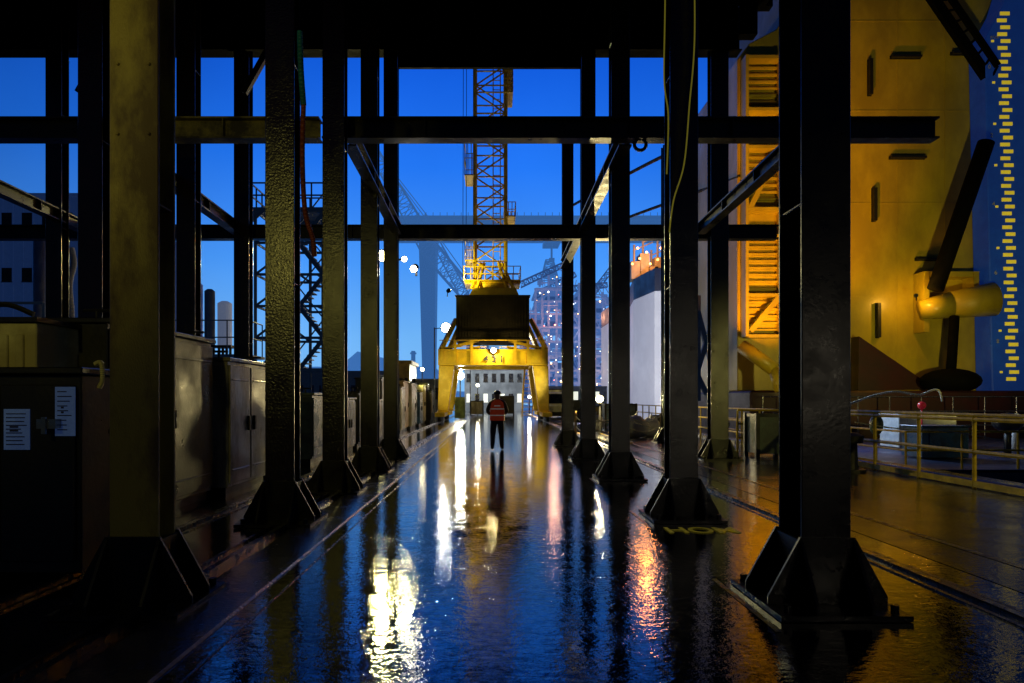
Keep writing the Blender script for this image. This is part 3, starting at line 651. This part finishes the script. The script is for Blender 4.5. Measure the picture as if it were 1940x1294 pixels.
def building(name,label,px0,px1,pytop,D,depth,m,floors=3,cols=6,lit=False,zb=0):
    x0,x1,zt=PX(px0,D),PX(px1,D),PZ(pytop,D)
    th=thing(name,label,'building',((x0+x1)/2,D,0))
    mb=MB(); mb.box(x0,x1,D,D+depth,0,zt); mb.box(x0-0.15,x1+0.15,D-0.15,D+depth+.15,zt+0.003,zt+0.25)
    for k in range(int((x1-x0)/0.9)): mb.box(x0+0.4+k*0.9,x0+0.46+k*0.9,D-0.05,D-0.003,0.1,zt-0.1)
    part(mb,'wall',m,th)
    for f in range(floors):
        z=zt*(f+0.45)/floors; hh=min(1.2,zt/floors*0.4)
        for c in range(cols):
            mb=MB()
            cxx=x0+(x1-x0)*(c+0.5)/cols; ww=(x1-x0)/cols*0.5
            mb.box(cxx-ww/2,cxx+ww/2,D-0.09,D-0.055,z,z+hh); mb.box(cxx-ww/2-0.05,cxx+ww/2+0.05,D-0.12,D-0.055,z-0.08,z-0.01)
            part(mb,'window',DKWIN if not(lit and f==0 and c%2==0) else glow('dim_lit_window',(0.8,0.8,0.6),0.8),th)
    return th
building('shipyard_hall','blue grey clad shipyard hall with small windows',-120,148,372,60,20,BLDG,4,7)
building('warehouse','pale grey warehouse at end of the road',880,992,702,90,12,GREYB,2,7,True)
building('warehouse','low grey shed beyond cabinets',775,836,722,75.5,10,GREYB,1,4)
building('site_office','small ochre lit site office beside road',752,776,690,46,4,CABY,1,2)
building('site_office','low pale site office beside sheds',700,756,716,60,6,GREYB,1,4,True)
building('warehouse','long low dark warehouse far off',560,760,705,130,10,HAZEB,1,10)
building('warehouse','low dark quay shed beyond platform',1040,1200,735,95,8,HAZEB,1,8,True)
for px,pt in((783,665),(690,640)):
    mb=MB(); mb.cyl((PX(px,150),150,0),(PX(px,150),150,PZ(pt,150)),0.6,0.45,n=10); mb.cyl((PX(px,150),150,PZ(pt+6,150)),(PX(px,150),150,PZ(pt+3,150)),0.7,n=10)
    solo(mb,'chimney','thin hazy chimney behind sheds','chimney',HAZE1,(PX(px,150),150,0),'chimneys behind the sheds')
th=thing('storage_silo','tall white cylindrical silo beside hall','silo',(PX(78,34),34,0))
mb=MB(); mb.cyl((PX(78,34),34,0),(PX(78,34),34,PZ(446,34)),0.34,n=20); mb.cyl((PX(78,34),34,PZ(446,34)),(PX(78,34),34,PZ(440,34)),0.3,0.05,n=20); part(mb,'shell',WHITEP,th,smooth=True)
mb=MB(); mb.cyl((PX(78,34)+0.6,33.8,0),(PX(78,34)+0.6,33.8,9.2),0.05,n=6)
for k in range(20): mb.cyl((PX(78,34)+0.35,33.8,0.5+k*.42),(PX(78,34)+0.6,33.8,0.5+k*.42),0.02,n=4)
part(mb,'ladder',HAZEB,th)
cable([P(135,470,30),P(140,500,30),P(132,540,30),P(136,600,30),P(136,700,30)],0.14,WHITEP,'vent_pipe','white bent vent pipe beside columns','pipe')
TANKW=mat('white_tank_shell',(0.6,0.6,0.62),0.4,0,(0.45,0.45,0.48),1.5,emis=(0.3,0.4,0.7),es=0.22)  # bluish glow put into the white shell
for px0,px1,pt,D,m,lb in((413,439,575,24,TANKW,'white cylindrical tank on raised platform'),(366,384,540,26,BLUECOL,'blue cylindrical tank on raised platform'),(388,407,552,27,HAZEB,'dark grey cylindrical tank on raised platform')):
    x0,x1=PX(px0,D),PX(px1,D); zc=(x0+x1)/2; r=(x1-x0)/2
    th=thing('storage_tank',lb,'tank',(zc,D,0)); th['group']='tanks behind the cabinets'
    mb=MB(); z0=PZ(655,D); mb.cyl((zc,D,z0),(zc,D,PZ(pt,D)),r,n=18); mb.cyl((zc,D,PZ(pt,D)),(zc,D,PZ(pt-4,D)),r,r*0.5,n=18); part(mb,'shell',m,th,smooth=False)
    mb=MB()
    for a in range(4): mb.cyl((zc+r*0.8*math.cos(a*1.57+.7),D+r*0.8*math.sin(a*1.57+.7),0),(zc+r*0.8*math.cos(a*1.57+.7),D+r*0.8*math.sin(a*1.57+.7),z0),0.05,n=6)
    mb.box(zc-r*1.4,zc+r*1.4,D-r*1.4,D+r*1.4,z0-0.08,z0-0.003)
    part(mb,'support_legs',BLACKM,th)
th=thing('raised_walkway','raised steel walkway with thin railings beside tanks','walkway',(-8.5,21,0))
mb=MB(); mb.box(-10.8,-7.2,20.0,21.5,2.75,2.83)
for x in(-10.7,-9,-7.3): mb.box(x-0.05,x+0.05,20.1,20.2,0,2.75)
part(mb,'deck',HAZEB,th)
railing(th,[(-10.7,20.05,2.83),(-7.25,20.05,2.83),(-7.25,21.4,2.83)],1.0,HAZEB,0.02,0.6)
SD=32.0
st=thing('scaffold_stair_tower','steel scaffold stair tower with landings and handrails','scaffold',(PX(548,SD),SD,0))
x0,x1=PX(484,SD),PX(612,SD)
mb=MB()
for x in(x0,(x0+x1)/2+0.4,x1):
    for y in(SD,SD+2.2): mb.cyl((x,y,0),(x,y,PZ(395,SD)),0.08,n=6)
zs=[PZ(p,SD) for p in(700,640,580,520,460,400)]
for i,z in enumerate(zs):
    for y in(SD,SD+2.2): mb.cyl((x0,y,z),(x1,y,z),0.07,n=6)
    for x in(x0,x1): mb.cyl((x,SD,z),(x,SD+2.2,z),0.06,n=6)
    if i:
        mb.cyl((x0,SD,zs[i-1]),((x0+x1)/2+.4,SD,z),0.06,n=5); mb.cyl((x0,SD+2.2,z),((x0+x1)/2+.4,SD+2.2,zs[i-1]),0.06,n=5)
part(mb,'frame',HAZEB,st)
mb=MB()
mx_=(x0+x1)/2+0.4
for i in range(5):
    a,b=(mx_,x1) if i%2==0 else (x1,mx_)
    for k in range(8):
        t=(k+.5)/8; x=a+(b-a)*t; z=zs[i]+(zs[i+1]-zs[i])*t
        mb.box(x-0.14,x+0.14,SD+0.2,SD+1.0,z,z+0.05)
    mb.beam((a,SD+0.18,zs[i]),(b,SD+0.18,zs[i+1]),0.04,0.2)
    mb.beam((a,SD+0.18,zs[i]+0.9),(b,SD+0.18,zs[i+1]+.9),0.04,0.06)
    mb.box(x1-0.3,x1+0.2,SD,SD+2.2,zs[i]-0.05,zs[i])
part(mb,'stairs',HAZEB,st)
mb=MB(); zt=zs[-1]; mb.box(x0-0.2,x1+0.2,SD-0.1,SD+2.3,zt+0.06,zt+0.16); mb.prism([(x0-.2,zt-0.6),(x0+0.5,zt),(x0-.2,zt)],'y',SD-0.05,SD); part(mb,'top_deck',HAZEB,st)
railing(st,[(x0-.2,SD-.1,zt+.14),(x1+.2,SD-.1,zt+.14),(x1+.2,SD+2.3,zt+.14),(x0-.2,SD+2.3,zt+.14),(x0-.2,SD-.1,zt+.14)],1.15,HAZEB,0.04,0.7)

# ---------------- cabinets
def cabinet(X,Y0,Y1,h,depth,m,label,doors=2,zb=0.12,name='electrical_cabinet'):
    th=thing(name,label,'cabinet',(X-depth/2,(Y0+Y1)/2,0),'cabinets lined along the road')
    mb=MB(); mb.box(X-depth,X,Y0,Y1,zb,h); mb.box(X-depth-0.04,X+0.06,Y0-0.04,Y1+0.04,h+0.002,h+0.06)
    part(mb,'body',m,th,bevel=0.01)
    mb=MB(); mb.box(X-depth+0.05,X-0.05,Y0+0.05,Y1-0.05,0.0,zb-0.002); part(mb,'plinth',BLACKM,th)
    w=(Y1-Y0)/doors
    for d in range(doors):
        mb=MB(); mb.box(X+0.002,X+0.035,Y0+d*w+0.03,Y0+(d+1)*w-0.03,zb+0.06,h-0.06)
        for z in (zb+0.25,h-0.3): mb.box(X+0.036,X+0.048,Y0+d*w+0.1,Y0+(d+1)*w-0.1,z,z+0.03)
        dr=part(mb,'door',m,th,bevel=0.008)
        mb=MB(); yy=Y0+(d+1)*w-0.16 if d%2==0 else Y0+d*w+0.10
        mb.box(X+0.036,X+0.075,yy,yy+0.06,(h+zb)/2-0.12,(h+zb)/2+0.12); mb.box(X+0.04,X+0.09,yy-0.04,yy+0.02,(h+zb)/2-0.02,(h+zb)/2+0.03)
        part(mb,'handle',BLACKM,dr)
    mb=MB(); mb.box(X-depth*0.8,X-depth*0.2,Y0-0.02,Y0-0.003,h*0.55,h*0.85); 
    for k in range(5): mb.box(X-depth*0.78,X-depth*0.22,Y0-0.035,Y0-0.021,h*0.57+k*h*0.055,h*0.57+k*h*0.055+0.03)
    part(mb,'vent_panel',m,th)
    for yy in(Y0+0.15,Y1-0.15):
        mb=MB()
        mb.cyl((X-0.2,yy,h+0.06),(X-0.2,yy,h+0.16),0.02,n=6)
        mb.cyl((X-0.35,yy,h+0.16),(X-0.05,yy,h+0.16),0.02,n=6)
        part(mb,'lifting_lug',BLACKM,th)
    return th
cabinet(-4.15,10.65,12.5,2.1,1.2,CAB,'weathered pale grey double door cabinet with black latches',2)
cabinet(-4.3,7.6,10.4,2.35,1.6,CABD,'dark tall steel cabinet beside yellow column',2)
cabinet(-4.5,13.6,15.2,1.75,1.1,CABG,'green grey steel cabinet with double doors',2)
cabinet(-4.2,15.8,18.0,1.6,1.2,CABG,'green steel switch cabinet on plinth',2)
cabinet(-4.15,18.8,20.4,1.5,1.1,CAB,'pale grey electrical cabinet with lit door',2)
cabinet(-4.2,21.2,22.6,1.7,1.1,CABD,'dark single door electrical cabinet on plinth',1)
cabinet(-4.15,23.4,25.3,1.45,1.0,CAB,'pale grey wide low cabinet',2)
y=26.4
cols=[CABD,CABB,CAB,CABY,CAB,CABG,CABB,CABY,CAB,CABD,CABG]
nm={CABD:'dark',CABB:'blue',CAB:'pale grey',CABY:'ochre',CABG:'green'}
for i,c in enumerate(cols):
    L_=R.uniform(1.0,1.8); h=R.uniform(1.3,2.4); cabinet(-4.1-R.uniform(0,0.3),y,y+L_,h,1.0,c,nm[c]+' steel equipment cabinet beside the road',R.choice((1,2))); y+=L_+R.uniform(0.15,0.8)
th=thing('generator_container','cream painted generator container behind dark electrical box','container',(-6.2,8.6,0))
mb=MB(); mb.box(-8.6,-4.62,6.9,9.6,0.15,2.28)
for k in range(24): mb.box(-8.5+k*0.16,-8.42+k*0.16,6.875,6.898,0.3,2.16)
part(mb,'shell',CREAM,th,bevel=0.01)
mb=MB(); mb.box(-8.65,-4.58,6.85,9.65,2.284,2.33)
part(mb,'roof',CABD,th)
mb=MB(); mb.path(curve_pts([(-4.7,6.98,2.37),(-5.0,6.95,2.47),(-5.5,6.98,2.37),(-6.0,6.95,2.44),(-6.6,6.98,2.37)]),0.03); part(mb,'cable_bundle',BLACKM,th)
railing(th,[(-8.5,9.4,2.33),(-6.2,9.4,2.33)],0.5,HAZEB,0.02,0.9)
th=thing('electrical_box','dark electrical switch box with pinned notices and latch','electrical box',(-4.3,5.9,0))
mb=MB(); mb.box(-5.6,-3.32,5.5,6.5,0.1,1.70); mb.box(-5.65,-3.28,5.44,6.55,1.704,1.76)
mb.box(-5.5,-5.4,5.46,5.498,0.2,1.66); part(mb,'body',CABD,th,bevel=0.01)
mb=MB(); mb.box(-4.72,-3.98,5.465,5.498,0.2,1.62); part(mb,'door',CABD,th,bevel=0.008)
mb=MB(); mb.box(-3.95,-3.36,5.465,5.498,0.2,1.62); part(mb,'door',CABD,th,bevel=0.008)
for (a,b,c,d) in((8,57,775,852),(105,143,733,826)):
    mb=MB(); xa,xb,za,zb_=PX(a,5.46),PX(b,5.46),PZ(d,5.46),PZ(c,5.46)
    mb.box(xa,xb,5.456,5.462,za,zb_); pp=part(mb,'notice_sheet',PAPER,th)
    mb=MB()
    for k in range(9):
        z=zb_-0.03-k*(zb_-za-0.05)/9
        mb.box(xa+0.02,xb-0.02-R.uniform(0,0.05),5.452,5.4555,z-0.012,z-0.004)
        if k in(3,4): mb.box(xa+0.05,xb-0.09,5.451,5.4555,z-0.028,z-0.014)
    part(mb,'notice_print',INK,pp)
mb=MB(); mb.box(PX(72,5.4),PX(108,5.4),5.38,5.462,PZ(812,5.4),PZ(794,5.4)); mb.box(PX(84,5.4),PX(92,5.4),5.36,5.379,PZ(822,5.4),PZ(790,5.4)); part(mb,'latch',CHROME,th)
cable([P(180,690,5.6),P(192,688,5.6),P(194,720,5.6),P(188,735,5.6)],0.02,CREAM,'bent_conduit','bent pale conduit on electrical box','pipe')

# ---------------- right quay clutter
def bollard(x,y,h=0.75):
    th=thing('mooring_bollard','dark cast mooring bollard on wet quay','bollard',(x,y,0),'bollards along quay')
    mb=MB(); mb.cyl((x,y,0),(x,y,0.06),0.32,n=18); mb.cyl((x,y,0.06),(x,y,h*0.8),0.17,0.15,n=18); part(mb,'post',BLACKM,th)
    mb=MB(); mb.cyl((x,y,h*0.8),(x,y,h),0.25,0.28,n=18); mb.cyl((x,y,h),(x,y,h+0.06),0.28,0.15,n=18); part(mb,'cap',BLACKM,th)
for x,y in((7.4,14.2),(7.5,22.5),(7.4,31),(7.4,40)): bollard(x,y)
def stanch(x,y):
    mb=MB(); mb.cyl((x,y,0),(x,y,0.95),0.035,n=8); mb.cyl((x,y,0),(x,y,0.05),0.2,n=12); mb.sphere((x,y,0.97),0.05,8,6)
    solo(mb,'rope_stanchion','slim metal stanchion holding rope barrier','stanchion',CABY,(x,y,0),'stanchions beside the road')
S=[(2.9,24),(3.3,22.6),(4.6,23.4),(6.0,24.5),(3.6,30),(5.4,31),(3.8,38)]
for x,y in S: stanch(x,y)
for i in range(3):
    (xa,ya),(xb,yb)=S[i],S[i+1]
    for z in(0.9,0.55):
        cable([(xa,ya,z),((xa*2+xb)/3,(ya*2+yb)/3,z-0.16),((xa+xb*2)/3,(ya+yb*2)/3,z-0.16),(xb,yb,z)],0.018,ROPEW,'barrier_rope','slack white barrier rope','rope')
cable([(2.8,21.4,1.4),(2.9,22,0.9),(3.3,22.8,0.75),(4.5,23.8,0.8),(6,24.2,0.45),(7.4,22.6,0.6)],0.02,ROPEW,'barrier_rope','long slack white rope to bollard','rope')
def bag(x,y,s,m,lb):
    mb=MB(); rr=random.Random(int(x*100)); 
    mb.sphere((x,y,s*0.45),s*0.62,14,10,(1,0.9,0.8)); 
    for v in mb.v: v+=Vector((rr.uniform(-.05,.05),rr.uniform(-.05,.05),rr.uniform(-.04,.04)))*s; v.z=max(v.z,0.002)
    mb.path([(x,y,s*0.9),(x+0.1,y,s*1.15)],0.03); solo(mb,'bulk_bag',lb,'bag',m,(x,y,0),smooth=True)
bag(5.6,27,0.9,WHITEP,'white bulk sack slumped on wet quay'); bag(6.4,28,0.8,WHITEP,'white sack beside another sack'); bag(4.9,33,0.8,WHITEP,'pale sack on quay near railing'); bag(6.6,24.5,0.6,CABD,'dark tarp bundle on quay')
def crate(x,y,w_,d_,h,m,lb):
    th=thing('steel_crate',lb,'crate',(x,y,0),'crates standing around the quay')
    mb=MB(); mb.box(x-w_/2,x+w_/2,y-d_/2,y+d_/2,0.1,h-0.05)
    part(mb,'body',m,th,bevel=0.01)
    mb=MB()
    for sx_ in(-1,1):
        for sy in(-1,1): mb.box(x+sx_*(w_/2)-0.05,x+sx_*(w_/2)+0.05,y+sy*(d_/2)-0.05,y+sy*(d_/2)+0.05,0,h)
    for sy in(-1,1): mb.box(x-w_/2+0.049,x+w_/2-0.049,y+sy*(d_/2)-0.03,y+sy*(d_/2)+0.03,h-0.1,h-0.02)
    for sx_ in(-1,1): mb.box(x+sx_*w_/2-0.03,x+sx_*w_/2+0.03,y-d_/2+0.049,y+d_/2-0.049,h-0.1,h-0.02)
    part(mb,'frame',BLACKM,th)
crate(6.6,36,1.6,1.2,1.3,CABB,'blue steel crate on quay'); crate(5.4,42,1.4,1.2,1.5,CABD,'dark steel crate on quay'); crate(6.8,45,1.5,1.2,1.1,CABY,'ochre steel crate on quay')
crate(-5.4,46,2,2,2.6,CABG,'green steel crate beside crane leg'); crate(5.2,58,2.2,2,2.4,CAB,'grey crate beyond crane leg')
crate(7.2,18,0.8,0.8,1.15,CABG,'green control crate at railing gap'); crate(-1.6,66,1.2,1,1.4,CAB,'grey crate in front of warehouse'); crate(1.2,68,1.6,1,1.9,CABD,'dark crate in front of warehouse')
def van(x,y):
    th=thing('parked_van','white parked van facing the road','van',(x,y,0))
    mb=MB(); w_=0.95
    mb.prism([(y-2.4,0.35),(y-2.4,1.0),(y-2.1,1.15),(y-1.7,1.95),(y-1.4,2.1),(y+2.3,2.1),(y+2.4,1.9),(y+2.4,0.35)],'x',x-w_,x+w_)
    part(mb,'body',WHITEP,th,bevel=0.06)
    mb=MB(); mb.add([(x-w_+.12,y-2.115,1.2),(x+w_-.12,y-2.115,1.2),(x+w_-.16,y-1.72,1.93),(x-w_+.16,y-1.72,1.93)],[(0,1,2,3)]); part(mb,'windscreen',DKWIN,th)
    mb=MB(); mb.box(x-w_-0.01,x-w_-0.003,y-1.5,y+2.0,1.25,1.85); part(mb,'side_window',DKWIN,th)
    for sx_ in(-1,1):
        for yy in(y-1.5,y+1.5):
            mb=MB(); mb.cyl((x+sx_*(w_-0.18),yy,0.34),(x+sx_*(w_+0.02),yy,0.34),0.34,n=18); part(mb,'wheel',BLACKM,th)
        mb=MB(); mb.box(x+sx_*0.7-0.13,x+sx_*0.7+0.13,y-2.44,y-2.402,0.7,0.88); part(mb,'headlight',CHROME,th)
    mb=MB(); mb.box(x-w_,x+w_,y-2.5,y-2.405,0.3,0.55); part(mb,'bumper',BLACKM,th)
van(5.0,55)
for px,py,D_,c,pw in((1003,752,75,(1,0.9,0.7),120),(1068,700,80,(0.8,0.9,1),160),(905,730,80,(1,0.9,0.6),160),(800,700,64,(1,0.8,0.4),60)):
    a=lamp(P(px,py,D_),(0,10,0),pw*1.5,c,0.12,'street_lamp','small distant lamp on slim pole',0.35,emi=12); a['group']='small lamps around the yard'

# ---------------- person
def skin_mesh(verts,edges,radii,sub=2,root=0):
    me=bpy.data.meshes.new('tmp'); me.from_pydata(verts,edges,[]); ob=bpy.data.objects.new('tmp',me); COL.objects.link(ob)
    md=ob.modifiers.new('s','SKIN'); md.use_smooth_shade=True
    sv=me.skin_vertices[0].data
    for i,r in enumerate(radii): sv[i].radius=r if isinstance(r,tuple) else (r,r)
    for i in range(len(verts)): sv[i].use_root=(i==root)
    m2=ob.modifiers.new('u','SUBSURF'); m2.levels=sub; m2.render_levels=sub
    dg=bpy.context.evaluated_depsgraph_get(); out=bpy.data.meshes.new_from_object(ob.evaluated_get(dg))
    bpy.data.objects.remove(ob); return out
PXx,PYy=0.11,20.2
pe=thing('person','person in red-orange safety vest and dark helmet walking along wet road','person',(PXx,PYy,0))
V=[(0,0,0.95),(0,0.01,1.12),(0,0.02,1.30),(0,0.02,1.43),(0,0.025,1.52),(0,0.04,1.60),(0,0.045,1.68),
   (-0.19,0.02,1.42),(-0.29,-0.02,1.17),(-0.24,0.17,1.08),(-0.11,0.30,1.14),
   (0.19,0.02,1.42),(0.29,-0.02,1.17),(0.24,0.17,1.08),(0.11,0.30,1.14),
   (-0.10,0,0.88),(-0.13,-0.04,0.49),(-0.14,-0.26,0.17),(-0.15,-0.15,0.06),
   (0.10,0,0.88),(0.12,0.14,0.50),(0.14,0.12,0.10),(0.16,0.26,0.045)]
E=[(0,1),(1,2),(2,3),(3,4),(4,5),(5,6),(3,7),(7,8),(8,9),(9,10),(3,11),(11,12),(12,13),(13,14),(0,15),(15,16),(16,17),(17,18),(0,19),(19,20),(20,21),(21,22)]
RD=[(0.15,0.11),(0.14,0.10),(0.16,0.11),(0.13,0.09),0.055,0.085,0.085,0.085,0.065,0.055,0.032,0.085,0.065,0.055,0.032,0.12,0.09,0.068,0.05,0.12,0.09,0.068,0.05]
me=skin_mesh(V,E,RD,2)
TROU=mat('navy_work_trousers',(0.015,0.022,0.05),0.6,0,(0.01,0.014,0.03),8)
SLEEVE=mat('dark_work_jacket',(0.05,0.022,0.02),0.6,0,(0.03,0.015,0.015),8)
SKIN=mat('skin',(0.35,0.20,0.14),0.5,0,(0.30,0.16,0.11),10)
BOOT=mat('black_boot',(0.01,0.01,0.01),0.4)
me.materials.clear()
for m in(TROU,SLEEVE,SKIN,BOOT): me.materials.append(m)
for p in me.polygons:
    c=p.center; p.use_smooth=True
    if c.z<0.13: p.material_index=3
    elif c.z>1.49 or (c.y>0.27 and c.z>1.0): p.material_index=2
    elif c.z>0.95: p.material_index=1
    else: p.material_index=0
bo=bpy.data.objects.new('body',me); COL.objects.link(bo); bo.parent=pe
VEST=mat('orange_red_vest',(0.70,0.08,0.03),0.6,0,(0.45,0.05,0.02),6,emis=(1,0.10,0.03),es=0.035)  # faint emission added for hi-vis brightness
def ering(mb,z0,z1,a0,b0,a1,b1,cy=0.015,n=24):
    vs=[];fs=[]
    for z,a,b in((z0,a0,b0),(z1,a1,b1)):
        for k in range(n):
            t=2*math.pi*k/n; vs.append((PXx+a*math.cos(t),PYy+cy+b*math.sin(t),z))
    for k in range(n): fs.append((k,(k+1)%n,n+(k+1)%n,n+k))
    mb.add(vs,fs)
mb=MB(); prof=[(0.88,0.225,0.165),(1.0,0.215,0.155),(1.15,0.21,0.15),(1.30,0.23,0.15),(1.40,0.225,0.135),(1.46,0.165,0.105),(1.50,0.085,0.075)]
for (z0,a0,b0),(z1,a1,b1) in zip(prof,prof[1:]): ering(mb,z0,z1,a0,b0,a1,b1)
part(mb,'vest',VEST,pe,smooth=True)
REFL=mat('reflective_tape',(0.7,0.7,0.68),0.3,emis=(0.8,0.8,0.75),es=0.06)  # tape shine put in as weak emission
mb=MB(); ering(mb,1.02,1.05,0.220,0.161,0.219,0.160); part(mb,'reflective_stripe',REFL,pe)
mb=MB(); ering(mb,1.21,1.24,0.223,0.158,0.227,0.159); part(mb,'reflective_stripe',REFL,pe)
mb=MB(); mb.box(PXx-0.09,PXx+0.09,PYy-0.150,PYy-0.138,1.30,1.33); part(mb,'back_patch',REFL,pe)
HELM=mat('dark_helmet',(0.03,0.035,0.05),0.3)
mb=MB(); mb.sphere((PXx,PYy+0.045,1.665),0.118,18,12,(1,1.12,1.0),zmin=-0.05); mb.cyl((PXx,PYy+0.07,1.655),(PXx,PYy+0.07,1.668),0.145,n=20); part(mb,'helmet',HELM,pe,smooth=True)
for s in(-1,1):
    mb=MB(); mb.sphere((PXx+s*0.088,PYy+0.045,1.60),0.025,8,6,(0.4,0.8,1.2)); part(mb,'ear',SKIN,pe,smooth=True)
    mb=MB(); mb.sphere((PXx+s*0.032,PYy+0.122,1.62),0.011,8,6); part(mb,'eye',INK,pe)
mb=MB(); mb.sphere((PXx,PYy+0.135,1.595),0.018,8,6,(0.8,1.2,1.3)); part(mb,'nose',SKIN,pe,smooth=True)
mb=MB(); mb.box(PXx-0.025,PXx+0.025,PYy+0.118,PYy+0.128,1.562,1.568); part(mb,'mouth',INK,pe)
for s in(-1,1):
    hv=[];he=[];hr=[]
    base=Vector((s*0.11,0.30,1.14)); palm=base+Vector((-s*0.03,0.07,0.02))
    hv+= [tuple(base),tuple(palm)]; he.append((0,1)); hr+=[(0.028,0.02),(0.036,0.018)]
    for f,(off,ln) in enumerate(((0.03,0.07),(0.01,0.08),(-0.01,0.075),(-0.03,0.06))):
        k=len(hv); a=palm+Vector((0,0.03,off)); b=a+Vector((-s*ln*0.5,0.02,0)); c=b+Vector((-s*ln*0.4,-0.02,0))
        hv+=[tuple(a),tuple(b),tuple(c)]; he+=[(1,k),(k,k+1),(k+1,k+2)]; hr+=[0.010,0.009,0.008]
    k=len(hv); a=base+Vector((-s*0.01,0.03,0.035)); b=a+Vector((-s*0.03,0.03,0.02)); hv+=[tuple(a),tuple(b)]; he+=[(0,k),(k,k+1)]; hr+=[0.012,0.010]
    hm=skin_mesh(hv,he,hr,1); hm.materials.clear(); hm.materials.append(SKIN)
    ho=bpy.data.objects.new('hand',hm); COL.objects.link(ho); ho.parent=pe
mb=MB(); mb.box(PXx-0.04,PXx+0.04,PYy+0.385,PYy+0.395,1.08,1.24); o=solo(mb,'mobile_phone','dark mobile phone held in both hands','phone',BLACKM,(PXx,PYy+0.39,1.08))

# ---------------- camera
cam=bpy.data.cameras.new('Camera'); co=bpy.data.objects.new('Camera',cam); COL.objects.link(co)
co.location=(0,0,CH); co.rotation_euler=(math.radians(90),0,0)
cam.sensor_width=36; cam.lens=24; cam.shift_x=(970-HX)/1940; cam.shift_y=(HY-647)/1940
cam.clip_end=6000; cam.clip_start=0.05
scene.camera=co
scene.view_settings.view_transform='Standard'
try: scene.view_settings.look='None'
except: pass
scene.view_settings.exposure=0
